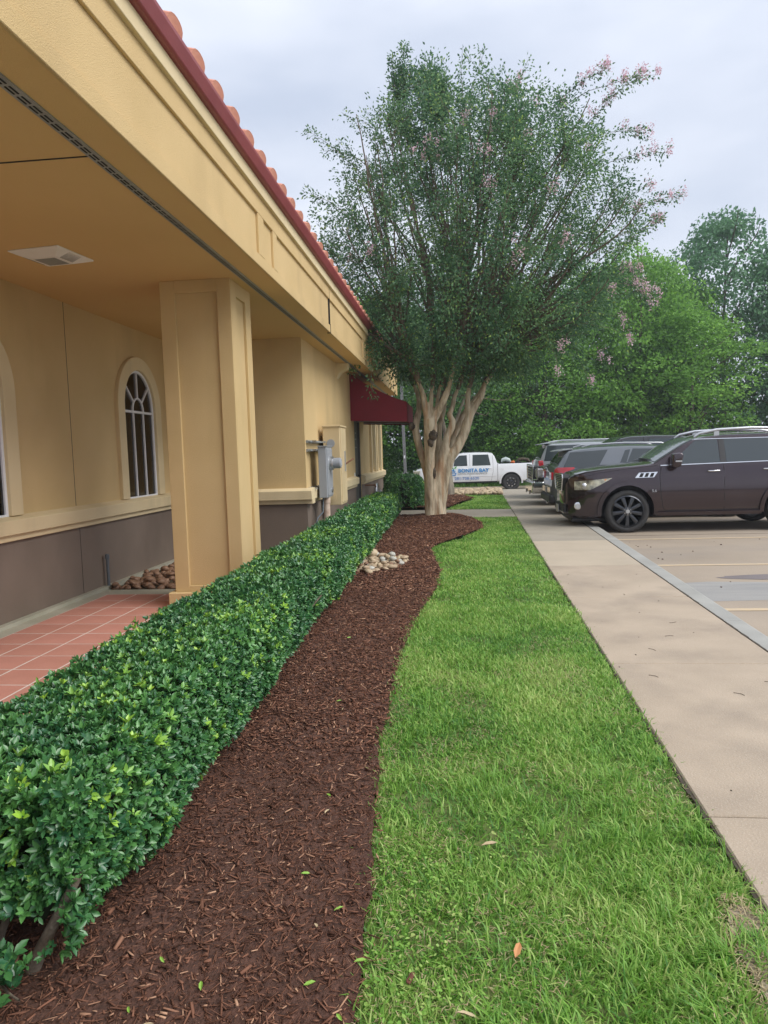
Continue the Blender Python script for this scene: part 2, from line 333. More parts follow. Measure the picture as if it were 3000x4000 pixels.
def boolean(me, cutters, transfer=False):
    o = bpy.data.objects.new('tmp', me); COL.objects.link(o); tmp = []
    for c in cutters:
        k = bpy.data.objects.new('tmpc', c); COL.objects.link(k); tmp.append(k)
        md = o.modifiers.new('b', 'BOOLEAN'); md.operation = 'DIFFERENCE'; md.solver = 'EXACT'; md.object = k
        if transfer: md.material_mode = 'TRANSFER'
    dg = bpy.context.evaluated_depsgraph_get(); dg.update()
    r = bpy.data.meshes.new_from_object(o.evaluated_get(dg))
    for k in tmp: bpy.data.objects.remove(k)
    bpy.data.objects.remove(o)
    return r
def rehome(root, loc):
    root.location = loc
    inv = Matrix.Translation(Vector(loc)).inverted()
    for c in root.children: c.matrix_parent_inverse = inv
# ================================================================ GROUND AND PAVING
sheet('ground', [(-120,-80),(160,-80),(160,160),(-120,160)], -0.40, M['far_ground'], kind='structure')
wl = lambda y: 0.97 + 0.026*y
ki = lambda y: 2.17 + 0.032*y
ko = lambda y: ki(y) + 0.17 + 0.004*max(0, y-4)
# parking lot surface
b = MB()
vs = [(ko(-3)+0.0,-3,-.12),(60,-3,-.12),(60,24,-.12),(ko(24),24,-.12),(60,33,-.32),(ko(24),28.9,-.21),(-16,28.9,-.21),(-16,33,-.32),(ko(24),33,-.32),(-16,37.6,-.32),(60,37.6,-.32)]
b.add(vs, [(0,1,2,3),(3,2,4,8,5),(6,5,8,7),(7,8,4,10,9)])
b.build('parking_lot', M['lot'], kind='structure')
for yy in (7.48, 10.31, 13.25, 16.1, 19.2, 22.0):
    b = MB(); b.box(ko(yy)+0.10, 7.4, yy-0.05, yy+0.05, -0.117, -0.114)
    b.build('parking_line', M['line'], kind='structure')
for yy in (13.85, 4.6, 23.1):
    b = MB(); x = ko(yy)+.02
    while x < 14:
        x2 = x + .35; j = .012*math.sin(x*3.1); b.box(x, x2, yy+j-.008, yy+j+.008, -0.119, -0.1172); x = x2
    b.build('pavement_joint', M['crack'], kind='structure')
def blob(cx, cy, rx, ry, n=26, w=.18, seed=0):
    r = random.Random(seed); return [(cx + rx*math.cos(2*math.pi*i/n)*(1+w*(r.random()-.5)), cy + ry*math.sin(2*math.pi*i/n)*(1+w*(r.random()-.5))) for i in range(n)]
sheet('dried_wash', [(2.62,8.95),(3.1,9.05),(3.9,8.98),(5.2,9.05),(5.2,8.3),(4.2,8.1),(3.4,7.95),(2.75,7.9)], -0.1185, M['wash'], kind='structure')
sheet('oil_stain', blob(4.35,9.32,1.0,.20,seed=3), -0.1165, M['stain'], kind='structure')
# sidewalk: one slab per joint
walk = empty('sidewalk', kind='structure')
ys = [-2.0, 0.85, 3.04, 5.24, 7.6, 9.7, 12.35, 14.6, 16.9, 19.2, 21.5, 23.9, 26.3, 28.85]
for i in range(len(ys)-1):
    y0, y1 = ys[i]+.006, ys[i+1]-.006
    m = M['walk_pink'] if i < 5 else (M['walk_smooth'] if i == 5 else M['walk_grey'])
    slab('slab', [(wl(y0),y0),(ki(y0)-.008,y0),(ki(y1)-.008,y1),(wl(y1),y1)], -.2, 0.0, m, walk, bevel=.007)
    b = MB(); b.box(wl(y1), ki(y1), y1, y1+.012, -.2, -.012); b.build('joint_filler', M['crack'], walk)
kb = empty('kerb', kind='structure')
for i in range(11):
    y0, y1 = -2+i*2.85, -2+(i+1)*2.85-.006
    b = MB()
    b.add([(ki(y0),y0,-.3),(ko(y0)+.02,y0,-.3),(ko(y0)+.012,y0,-.02),(ko(y0)-.02,y0,0),(ki(y0),y0,0),
           (ki(y1),y1,-.3),(ko(y1)+.02,y1,-.3),(ko(y1)+.012,y1,-.02),(ko(y1)-.02,y1,0),(ki(y1),y1,0)],
          [(0,1,2,3,4),(9,8,7,6,5),(0,5,6,1),(1,6,7,2),(2,7,8,3),(3,8,9,4),(4,9,5,0)])
    b.build('kerb_stone', M['kerb'], kb, bevel=.006)
# dirt line between walk and kerb, and along the lawn edge
b = MB(); y = -1.0
r_ = random.Random(5)
while y < 17:
    w = .005+.010*r_.random(); b.box(ki(y)-w, ki(y)+w*.6, y, y+.12, -.02, .0022); y += .12
b.build('edge_dirt', M['crack'], kind='structure')
# dark trench and bare patch along the lawn side of the walk
b = MB(); y = 1.0
while y < 17:
    w = .002+.016*r_.random()**2; b.box(wl(y)-w-.004, wl(y)-.001, y, y+.09, -.03, -.008); y += .09
b.build('edge_dirt', M['crack'], kind='structure')
M['bare'] = mat('bare_soil', (0.20,0.16,0.11), (0.42,0.35,0.25), 16, 0.95, 0.8, 60)
sheet('bare_soil', [(p[0], p[1]) for p in blob(.935, 2.12, .085, .30, 60, .16, 8)], .003, M['bare'], kind='structure')
# crossing path
slab('path', [(-2.2,17.35),(wl(17.1)-.01,17.0),(wl(19.1)-.01,19.25),(-2.2,19.6)], -.2, -.004, M['walk_grey'], kind='structure')
# far end kerb of the bed toward the drive
slab('end_kerb', [(-14,28.62),(wl(28.6)-.01,28.62),(wl(28.8)-.01,28.82),(-14,28.82)], -.4, .02, M['kerb'], kind='structure')

# bed edge line (mulch | lawn) in world metres
EDGE = [(-.30,1.0),(-.32,1.84),(-.34,2.41),(-.39,2.94),(-.45,3.77),(-.47,4.88),(-.44,6.16),(-.36,7.2),(-.27,8.2),(-.24,9.4),(-.34,10.4),(-.44,11.39),(-.40,11.9),(-.22,12.4),(.05,13.0),(.36,13.9),(.54,14.7),(.52,15.5),(.38,16.1),(.05,16.7),(-.12,17.3)]
def smooth_line(p, n=5, jit=.02, seed=1):
    r = random.Random(seed); out = []
    for i in range(len(p)-1):
        for k in range(n):
            t = k/n; out.append((p[i][0]*(1-t)+p[i+1][0]*t + (r.random()-.5)*jit, p[i][1]*(1-t)+p[i+1][1]*t))
    return out + [p[-1]]
EDGE = smooth_line(EDGE)
LAWN = EDGE + [(wl(17.0)-.02,17.0)] + [(wl(y)-.02, y) for y in (14,10,6,3,1.0)]
BED = EDGE + [(-2.3,17.35),(-2.3,1.0)]
FAR_LAWN = [(-.28,19.62),(.1,21.4),(.60,23.35),(.1,24.8),(-.25,25.6),(1.62,25.3),(wl(19.4)-.03,19.35)]
FAR_BED = [(-2.3,19.62),(-.28,19.62),(.1,21.4),(.60,23.35),(.1,24.8),(-.25,25.7),(-2.3,26.3)]
STONE_STRIP = [(-2.6,26.0),(-.2,25.65),(1.62,25.35),(1.70,28.6),(-2.6,28.6)]
def terrain(name, poly, z, m, step=.12, amp=.012, sc=3.0, edge_drop=0.0, **k):
    poly = np.array([(p[0],p[1]) for p in poly]); x0,y0 = poly.min(0); x1,y1 = poly.max(0)
    bm = bmesh.new()
    vs = [bm.verts.new((x,y,0)) for x,y in poly]; f = bm.faces.new(vs); bm.normal_update()
    if f.normal.z < 0: f.normal_flip()
    bmesh.ops.triangulate(bm, faces=bm.faces[:])
    for ax, a0, a1 in ((0,x0,x1),(1,y0,y1)):
        t = a0+step
        while t < a1:
            co = (t,0,0) if ax == 0 else (0,t,0); no = (1,0,0) if ax == 0 else (0,1,0)
            bmesh.ops.bisect_plane(bm, geom=bm.verts[:]+bm.edges[:]+bm.faces[:], plane_co=co, plane_no=no); t += step
    for v in bm.verts: v.co.z = z(v.co.x, v.co.y) if callable(z) else z + amp*mnoise.noise(Vector((v.co.x*sc, v.co.y*sc, 0)))
    me = bpy.data.meshes.new(name); bm.to_mesh(me); bm.free(); smooth_by_angle(me, 60)
    return link(name, me, m, **k)
def bed_z(x, y):
    h = .012*mnoise.noise(Vector((x*3, y*3, 0))) + .03*mnoise.noise(Vector((x*.9, y*.9, 3))) + .006*mnoise.noise(Vector((x*16, y*16, 3)))
    d = math.hypot(x+.46, y-16.5); h += .10*math.exp(-(d/.8)**2)
    h += .03*min(1, max(0, (y-10)/4))
    return h + .012
terrain('planting_bed', BED, bed_z, M['mulch_base'], step=.10, kind='structure')
terrain('far_planting_bed', FAR_BED, lambda x,y: .06 + .04*mnoise.noise(Vector((x,y,0))), M['mulch_base'], step=.25, kind='structure')
def lawn_z(x, y): return -.018 + .014*mnoise.noise(Vector((x*1.3, y*1.3, 0)))
terrain('lawn', LAWN, lawn_z, M['lawn_base'], step=.15, kind='structure')
terrain('far_lawn', FAR_LAWN, lawn_z, M['lawn_base'], step=.3, kind='structure')
terrain('stone_strip_soil', STONE_STRIP, -.02, M['soil'], step=.5, kind='structure')
sheet('side_soil', [(-4.5,8.2),(-2.2,8.2),(-2.2,17.4),(-2.2,27),(-12,27),(-12,23.2),(-2.4,23.2),(-2.4,11.05),(-4.5,11.05)], -.03, M['soil'], kind='structure')
sheet('left_verge', [(-14,26.9),(-2.6,26.9),(-2.6,28.6),(-14,28.6)], -.03, M['far_ground'], kind='structure')

# ================================================================ PORCH FLOOR
porch = empty('porch_floor', kind='structure')
slab('concrete_base', [(-4.50,-3.0),(-1.99,-3.0),(-1.99,8.34),(-4.50,8.34)], -.25, -.006, M['conc_porch'], porch, bevel=.006)
slab('grout_bed', [(-4.22,-2.96),(-2.02,-2.96),(-2.02,8.0),(-4.22,8.0)], -.006, .0, M['grout'], porch, bevel=0)
tm = MB(); tm.box(-.1760,.1760,-.1760,.1760,0,.0018); tme = tm.mesh('tile', bevel=.0008); tme.materials.append(M['tile'])
tme2 = tme.copy(); tme2.materials.clear()
M['tile_b'] = mat('porch_tile_b', (0.49,0.215,0.165), (0.57,0.26,0.205), 3, 0.7, 0.15, 90, spots=(260, 0.28, (0.66,0.40,0.33), 0.35)); tme2.materials.append(M['tile_b'])
for i in range(6):
    for j in range(13):
        y = 7.815-.367*j; x = -4.035+.367*i
        if x > -2.1 or (x > -3.3 and y > 7.1): continue
        o = link('tile', random.choice([tme, tme2]), None, porch); o.location = (x+random.uniform(-.001,.001), y, 0.0)
        o.rotation_euler = (random.uniform(-.003,.003), random.uniform(-.003,.003), 0)
b = MB(); b.box(-4.486,-4.462,-3,8.3,-.004,.012); b.build('wall_gap', M['slot'], porch)

# ================================================================ BUILDING
bd = empty('restaurant_building', label='tan stucco building with arched windows, brown base and red tile eave', cat='building')
ZS = 3.45
def arch_poly(hw, z0, zs_, rz, n=20):
    return [(-hw, z0)] + [(-hw*math.cos(math.pi*i/n), zs_+rz*math.sin(math.pi*i/n)) for i in range(n+1)] + [(hw, z0)]
WINS = (-1.0, 2.56, 6.12, 9.68)
w = MB(); w.box(-4.72, -4.48, -3.0, 11.05, 0.83, ZS)
cut = []
for yc in WINS:
    c = MB(); c.prism([(p[0]+yc, p[1]) for p in arch_poly(.49, 1.06, 2.34, .53)], 'x', -4.9, -4.3); cut.append(c.mesh('c'))
me = boolean(w.mesh('wall'), cut); link('wall', me, M['stucco'], bd)
# wing wall with door and window openings
w = MB(); w.box(-2.62, -2.38, 11.05, 23.0, 0.0, ZS+.1)
cut = []
for (a, c_, z0, z1) in ((16.62,17.62,-.1,2.42),(19.65,20.45,1.14,2.75),(21.05,21.9,1.14,2.75)):
    c = MB(); c.box(-2.9,-2.2,a,c_,z0,z1); cut.append(c.mesh('c'))
link('wall', boolean(w.mesh('wall'), cut), M['stucco'], bd)
b = MB(); b.box(-4.72,-2.62,11.05,11.25,0.0,ZS+.1); b.build('wall', M['stucco'], bd)
b = MB(); b.box(-12,-2.62,22.8,23.0,0.0,ZS+.1); b.build('wall', M['stucco'], bd)
# wainscot (brown base), sits 4 mm proud
for (x0,x1,y0,y1) in ((-4.70,-4.476,-3.0,11.05),(-4.5,-2.376,11.046,11.052),(-2.5,-2.376,11.052,16.60),(-2.5,-2.376,17.64,23.004),(-12,-2.376,22.9,23.006)):
    b = MB(); b.box(x0,x1,y0,y1,0.0,.83); b.build('base_wall', M['wainscot'], bd)
b = MB(); b.box(-4.482,-4.40,-3,8.36+2.6,-.1,.03); b.build('footing', M['conc_porch'], bd)
# sill band
def band(pts_plan, name='sill_band'):
    b = MB()
    for (x0,x1,y0,y1,ax) in pts_plan:
        if ax == 'x':   # runs along y, faces +x ; profile (x,z)
            b.prism([(x0,.832),(x1+.05,.832),(x1+.055,.90),(x1+.10,.90),(x1+.105,1.045),(x1+.0,1.085),(x0,1.085)], 'y', y0, y1)
        else:           # runs along x, faces -y ; profile (y,z)
            b.prism([(y1,.832),(y0-.05,.832),(y0-.055,.90),(y0-.10,.90),(y0-.105,1.045),(y0,1.085),(y1,1.085)], 'x', x0, x1)
    return b.build(name, M['stucco_trim'], bd, bevel=.005)
band([(-4.6,-4.48,-3,11.0,'x')]); band([(-4.37,-2.277,11.05,11.2,'y')]); band([(-2.5,-2.38,11.052,16.50,'x')]); band([(-2.5,-2.38,17.68,22.9,'x')])
# joints
b = MB(); b.box(-4.49,-4.4785,7.89,7.898,1.09,ZS); b.build('wall_joint', M['slot'], bd)
b = MB(); b.box(-4.49,-4.4745,7.93,7.938,0.0,.83); b.build('wall_joint', M['slot'], bd)
# soffit
b = MB(); b.box(-4.72,-1.95,-3,23.0,ZS,ZS+.08); b.build('soffit', M['soffit_paint'], bd)
b = MB(); y = -3
while y < 22.9: b.box(-2.175,-2.105,y,min(y+3.0,22.9)-.004,ZS-.010,ZS-.0); y += 3.0
vst = b.build('soffit_vent', M['galv'], bd)
b = MB(); y = -.5
while y < 16:
    for x in (-2.158,-2.135): b.box(x,x+.010,y,y+.075,ZS-.0125,ZS-.0095)
    y += .10
b.build('vent_slots', M['slot'], vst, kind='stuff')
b = MB(); b.box(-4.48,-2.18,4.232,4.248,ZS-.0022,ZS-.0002); b.build('soffit_joint', M['slot'], bd)
# fascia beam (vertical face toward the lawn) with recessed panels and cornice
b = MB(); b.box(-1.95,-1.875,-3,23.02,ZS+.1,4.13); b.build('fascia_back', M['stucco'], bd); b = MB(); b.box(-1.95,-1.876,-3,23.0,ZS-.001,ZS+.1); b.build('beam_bottom', M['soffit_paint'], bd)
def fp(name, x0,x1,y0,y1,z0,z1, m='stucco'): 
    q = MB(); q.box(x0,x1,y0,y1,z0,z1); return q.build(name, M[m], bd, bevel=.004)
fp('fascia_rail', -1.876,-1.85,-3,14.80,ZS-.004,3.56)
fp('fascia_rail', -1.876,-1.85,-3,14.80,3.95,4.12)
for (y0,y1) in ((6.86,7.06),(7.42,7.58),(14.60,14.80),(14.95,15.1),(15.35,15.5)):
    fp('fascia_post', -1.8755,-1.85,y0,y1,3.56,3.95)
fp('fascia_rail', -1.876,-1.85,14.80,20.6,ZS-.004,3.56); fp('fascia_rail', -1.876,-1.85,14.80,20.6,3.95,4.12)
fp('fascia_panel', -1.876,-1.85,15.9,20.5,3.56,3.95)
fp('fascia_panel', -1.876,-1.842,20.65,23.02,ZS-.004,4.12)
fp('cornice', -1.95,-1.815,-3,23.04,4.12,4.24, 'stucco_trim')
b = MB(); b.box(-1.9,-1.848,10.735,10.747,ZS,4.12); b.box(-1.9,-1.846,10.735,10.76,ZS-.01,ZS+.12); b.build('fascia_joint', M['slot'], bd)
# eave: red drip edge / gutter
b = MB(); b.prism([(-1.95,4.24),(-1.78,4.24),(-1.765,4.25),(-1.735,4.33),(-1.735,4.36),(-1.95,4.36)], 'y', -3, 23.1); b.build('eave_trim', M['metal_red'], bd, bevel=.004)
b = MB(); b.prism([(-1.95,4.34),(-6.5,5.6),(-6.5,5.5),(-1.95,4.24)], 'y', -3, 23.1); b.build('roof_deck', M['metal_red'], bd)
b = MB(); b.prism([(-6.5,5.6),(-12,4.1),(-12,4.0),(-6.5,5.5)], 'y', -3, 23.1); b.build('roof_deck', M['roof_tile'], bd)
# barrel tiles
t = MB(); n = 8
prof = []
for i in range(n+1):
    a = math.pi*i/n; prof.append((math.cos(a)*.125, math.sin(a)**.6*.078))
pp = prof; ln = .50; k = len(pp)
vs = [(0, p[0], p[1]) for p in pp] + [(-ln, p[0]*.86, p[1]*.86) for p in pp]
fs = [(i,(i+1)%k,(i+1)%k+k,i+k) for i in range(k)] + [tuple(range(k)), tuple(range(2*k-1,k-1,-1))]
t.add(vs, fs); tmesh = t.mesh('roof_tile', smooth=40); tmesh.materials.append(M['roof_tile'])
slope = math.atan2(5.6-4.34, 6.5-1.95)
for r in range(3):
    for i in range(60):
        o = link('roof_tile', tmesh, None, bd)
        o.location = (-1.74 - r*.42*math.cos(slope), -1.14+.412*i-.008, 4.352 + r*.42*math.sin(slope) + r*.004)
        o.rotation_euler = (random.uniform(-.02,.02), slope, random.uniform(-.02,.02))
# column
b = MB(); b.box(-3.01,-2.31,7.27,7.92,.175,ZS); colp = b.build('column', M['stucco'], bd)
def cp(name, x0,x1,y0,y1,z0,z1, m='stucco', bv=.004):
    q = MB(); q.box(x0,x1,y0,y1,z0,z1); return q.build(name, M[m], colp, bevel=bv)
for (x0,x1) in ((-3.04,-2.88),(-2.43,-2.28)): cp('corner_strip', x0,x1,7.24,7.271,.175,ZS)
cp('cross_strip', -2.88,-2.43,7.24,7.271,ZS-.13,ZS); cp('cross_strip', -2.88,-2.43,7.24,7.271,.175,.24)
for (y0,y1) in ((7.271,7.43),(7.76,7.95)): cp('corner_strip', -2.311,-2.28,y0,y1,.175,ZS)
cp('cross_strip', -2.311,-2.28,7.43,7.76,ZS-.15,ZS); cp('cross_strip', -2.311,-2.28,7.43,7.76,.175,.24)
for (x0,x1) in ((-3.04,-2.88),(-2.43,-2.311)): cp('corner_strip', x0,x1,7.92,7.95,.175,ZS)
cp('corner_strip', -3.04,-3.01,7.271,7.92,.175,ZS)
cp('plinth', -3.10,-2.22,7.18,8.01,-.05,.175, 'stucco', .01)
# arched windows
def make_window():
    root = MB(); x0, x1 = -4.505, -4.465
    # outer frame ring
    ob = arch_poly(.492,1.062,2.34,.532); ib = arch_poly(.452,1.10,2.34,.492)
    n = len(ob); vs = [(x0,)+p for p in ob]+[(x1,)+p for p in ob]+[(x0,)+p for p in ib]+[(x1,)+p for p in ib]; fs = []
    for i in range(n):
        j = (i+1)%n; fs += [(i,j,j+n,i+n),(i+2*n,i+3*n,j+3*n,j+2*n),(i+n,j+n,j+3*n,i+3*n),(i,i+2*n,j+2*n,j)]
    root.add(vs, fs)
    root.box(x0+.004,x1+.006,-.452,.452,2.265,2.297)
    for y in (-.155,.155): root.box(x0+.006,x1,y-.011,y+.011,1.10,2.265)
    r0 = .165; N_ = 14
    for r, q in ((r0,.011),):
        vs = []; fs = []
        for i in range(N_+1):
            a = math.pi*i/N_
            for rr in (r-q, r+q):
                for x in (x0+.006, x1): vs.append((x, rr*math.cos(a), 2.297+rr*1.08*math.sin(a)))
        for i in range(N_):
            a = i*4; fs += [(a,a+4,a+6,a+2),(a+1,a+3,a+7,a+5),(a,a+1,a+5,a+4),(a+2,a+6,a+7,a+3)]
        root.add(vs, fs)
    for ang in (42, 90, 138):
        a = math.radians(ang); d = Vector((0, math.cos(a), math.sin(a)*1.08)); s = Vector((0,-math.sin(a),math.cos(a)))*.010
        p = Vector((0,0,2.297)); q0 = p+d*.17; q1 = p+d*.49
        root.add([(x,)+tuple((q+sg*s)[1:]) for x in (x0+.006,x1) for q in (q0,q1) for sg in (-1,1)], [(0,1,3,2),(4,6,7,5),(0,4,5,1),(2,3,7,6),(0,2,6,4),(1,5,7,3)])
    wo_ = root.build('window', M['white_frame'], bd, bevel=.002)
    for (a, c_) in ((-.452,-.166),(-.144,.144),(.166,.452)):
        q = MB(); q.box(-4.492,-4.486,a,c_,1.10,2.265); q.build('pane', M['win_glass'], wo_)
    q = MB(); q.prism([(math.cos(math.pi*i/10)*.154, 2.297+math.sin(math.pi*i/10)*.166) for i in range(11)], 'x', -4.492,-4.486); q.build('pane', M['win_glass'], wo_)
    for a0, a1 in ((1,41),(43,89),(91,137),(139,179)):
        P = [(math.cos(math.radians(t))*.177, 2.297+math.sin(math.radians(t))*.19) for t in np.linspace(a0,a1,6)] + [(math.cos(math.radians(t))*.452, min(2.297+math.sin(math.radians(t))*.53, 2.34+.492*math.sqrt(max(0,1-math.cos(math.radians(t))**2)))) for t in np.linspace(a1,a0,6)]
        q = MB(); q.prism(P, 'x', -4.492,-4.486); q.build('pane', M['win_glass'], wo_)
    q = MB(); q.box(-5.2,-5.18,-1.2,1.2,.8,3.2); q.box(-5.18,-4.725,-1.2,-1.18,.8,3.2); q.box(-5.18,-4.725,1.18,1.2,.8,3.2); q.box(-5.18,-4.725,-1.18,1.18,3.18,3.2); q.box(-5.18,-4.725,-1.18,1.18,.8,.82)
    q.build('room_interior', M['interior'], wo_)
    for (yc_, ang) in ((-.30,.0),(.0,.0)):
        q = MB(); q.box(-4.585,-4.565,yc_-.13,yc_-.105,1.09,2.25); q.box(-4.585,-4.565,yc_+.105,yc_+.13,1.09,2.25); q.box(-4.584,-4.566,yc_-.105,yc_+.105,1.62,1.70); q.build('shutter_frame', M['shutter'], wo_)
    sl = MB(); sl.add([(-.028,-.103,-.014),(.028,-.103,.014),(.028,.103,.014),(-.028,.103,-.014),(-.026,-.103,-.020),(.030,-.103,.008),(.030,.103,.008),(-.026,.103,-.020)], [(0,1,2,3),(7,6,5,4),(0,4,5,1),(1,5,6,2),(2,6,7,3),(3,7,4,0)])
    sme = sl.mesh('shutter_slat'); sme.materials.append(M['shutter'])
    for yc_ in (-.30,0):
        for i in range(18):
            z = 1.12+.063*i
            if 1.60 < z < 1.72: continue
            o = link('shutter_slat', sme, None, wo_); o.location = (-4.578,yc_,z)
    # stucco surround
    ob = arch_poly(.68,1.083,2.34,.71); ib = arch_poly(.487,1.083,2.34,.527); n = len(ob)
    q = MB(); x0,x1 = -4.50,-4.425
    vs = [(x0,)+p for p in ob]+[(x1,)+p for p in ob]+[(x0,)+p for p in ib]+[(x1,)+p for p in ib]; fs = []
    for i in range(n-1):
        j = i+1; fs += [(i,j,j+n,i+n),(i+2*n,i+3*n,j+3*n,j+2*n),(i+n,j+n,j+3*n,i+3*n)]
    fs += [(0,n,3*n,2*n),(n-1,3*n-1,4*n-1,2*n-1)]
    q.add(vs, fs); so = q.build('surround', M['stucco_trim'], wo_, bevel=.006)
    return wo_
w0 = make_window(); w0.location = (0,9.68,0)
for yc in WINS[:3]:
    c = copy_tree(w0, bd); c.location = (0,yc,0)
# door on the wing wall
b = MB(); b.box(-2.50,-2.44,16.66,17.58,0.02,2.38); dr = b.build('door', M['door'], bd, bevel=.004)
b = MB(); b.box(-2.52,-2.39,16.62,16.66,0,2.42); b.box(-2.52,-2.39,17.58,17.62,0,2.42); b.box(-2.52,-2.39,16.66,17.58,2.38,2.42); b.build('frame', M['door'], dr)
b = MB(); b.box(-2.44,-2.37,17.44,17.50,1.05,1.09); b.box(-2.39,-2.36,17.30,17.50,1.05,1.085); b.build('handle', M['black'], dr)
for zz in (.35,1.2,2.0):
    b = MB(); b.box(-2.44,-2.41,16.66,16.70,zz,zz+.14); b.build('hinge', M['black'], dr)
b = MB()
for zz in (1.75,1.95,2.1):
    for yy in (16.95,17.2): b.box(-2.44,-2.436,yy,yy+.08,zz,zz+.025)
b.build('door_lettering_plate', M['alu'], dr)
b = MB(); b.box(-2.40,-2.372,16.42,16.52,1.0,1.16); b.build('switch_plate', M['white_frame'], bd)
# plain far windows
for (a, c_) in ((19.65,20.45),(21.05,21.9)):
    b = MB()
    b.box(-2.50,-2.44,a,a+.07,1.14,2.75); b.box(-2.50,-2.44,c_-.07,c_,1.14,2.75); b.box(-2.50,-2.44,a+.07,c_-.07,1.14,1.21); b.box(-2.50,-2.44,a+.07,c_-.07,2.68,2.75); b.box(-2.495,-2.442,a+.07,c_-.07,2.22,2.26); b.box(-2.495,-2.445,(a+c_)/2-.015,(a+c_)/2+.015,1.21,2.22)
    wf = b.build('window', M['white_frame'], bd)
    for (p, q_, z0, z1) in ((a+.07,(a+c_)/2-.015,1.21,2.22),((a+c_)/2+.015,c_-.07,1.21,2.22),(a+.07,c_-.07,2.26,2.68)):
        b = MB(); b.box(-2.472,-2.466,p,q_,z0,z1); b.build('pane', M['car_glass'], wf)
    b = MB()
    for (p,q_,z0,z1) in ((a-.16,a,1.083,2.90),(c_,c_+.16,1.083,2.90),(a,c_,2.75,2.90)): b.box(-2.42,-2.31,p,q_,z0,z1)
    b.build('surround', M['stucco_trim'], wf, bevel=.004)
# corbel bracket under the soffit
b = MB(); b.prism([(-2.38,ZS),(-2.13,ZS),(-2.15,3.33),(-2.30,3.26),(-2.38,3.14)], 'y', 14.3, 14.55); b.build('corbel', M['stucco_trim'], bd, bevel=.006)
rehome(bd, (-3.2, 8.0, 0))

# soffit fan grille
fan = empty('exhaust_fan_cover', label='white square vent cover with slotted grille on the tan porch ceiling', cat='vent cover')
b = MB(); s = .25; q = .13
b.add([(-s,-s,0),(s,-s,0),(s,s,0),(-s,s,0),(-s,-s,-.012),(s,-s,-.012),(s,s,-.012),(-s,s,-.012),(-q,-q,-.055),(q,-q,-.055),(q,q,-.055),(-q,q,-.055)],
      [(0,1,2,3),(0,4,5,1),(1,5,6,2),(2,6,7,3),(3,7,4,0),(4,8,9,5),(5,9,10,6),(6,10,11,7),(7,11,8,4),(8,11,10,9)])
b.build('cover', M['white_plastic'], fan, bevel=.006, seg=2)
b = MB(); b.box(-.10,.10,-.10,.10,-.058,-.056); b.build('lens', M['galv'], fan)
sm = MB(); sm.box(-.0022,.0022,-.085,.085,-.0015,.0015); sm_ = sm.mesh('grille_slot'); sm_.materials.append(M['slot'])
M['slot_grey'] = mat('slot_grey', (.34,.31,.28), None, 5, .9); sm_.materials.clear(); sm_.materials.append(M['slot_grey'])
for i in range(10):
    t_ = i/9; 
    o = link('grille_slot', sm_, None, fan); o.location = (.145+.09*t_, 0, -.052+.036*t_)
    o = link('grille_slot', sm_, None, fan); o.location = (-.145-.09*t_, 0, -.052+.036*t_)
fan.location = (-3.55, 6.13, ZS); fan.rotation_euler = (0,0,-.12)

# ================================================================ AWNING
aw = empty('door_awning', label='dark red fabric awning over the side door', cat='awning')
xa, xf, y0, y1 = -2.375, -1.09, 16.1, 18.35
prof = [(xa,2.36),(xf,2.30),(xf,2.74),(-1.35,2.83),(-1.7,3.0),(-2.05,3.20),(-2.2,3.32),(xa,3.42)]
def panel(name, y):
    q = MB(); q.prism(prof, 'y', y-.008, y+.008); return q.build(name, M['awning'], aw)
panel('side_panel', y0); panel('side_panel', y1)
b = MB()
tp = [(xf,2.74),(-1.35,2.83),(-1.7,3.0),(-2.05,3.20),(-2.2,3.32),(xa,3.42)]
for i in range(5):
    (a,z_a),(c,z_c) = tp[i], tp[i+1]
    b.add([(a,y0-.02,z_a+.012),(a,y1+.02,z_a+.012),(c,y1+.02,z_c+.012),(c,y0-.02,z_c+.012),(a,y0-.02,z_a),(a,y1+.02,z_a),(c,y1+.02,z_c),(c,y0-.02,z_c)], [(0,1,2,3),(7,6,5,4),(0,4,5,1),(1,5,6,2),(2,6,7,3),(3,7,4,0)])
b.build('top_cover', M['awning'], aw)
b = MB(); b.box(xf-.006,xf+.008,y0+.01,y1-.01,2.30,2.74); b.build('front_valance', M['awning'], aw)
b = MB(); b.tube([(xf-.02,y0+.02,2.745),(xf-.02,y1-.02,2.745)], .012); b.build('edge_bead', M['awning'], aw)
b = MB()
for yy in (y0+.03,(y0+y1)/2,y1-.03):
    b.tube([(xa,yy,2.40),(xf-.03,yy,2.34),(xf-.03,yy,2.71)], .014, 6); b.tube([(xf-.03,yy,2.71),(-1.7,yy,2.97),(xa,yy,3.38)], .014, 6)
b.tube([(xf-.03,y0+.03,2.34),(xf-.03,y1-.03,2.34)], .014, 6); b.build('frame', M['galv'], aw)
b = MB(); b.box(xa,xf-.02,y0+.02,y1-.02,2.45,2.455); b.build('underside_panel', M['galv'], aw)
rehome(aw, (-1.7,17.2,2.3))

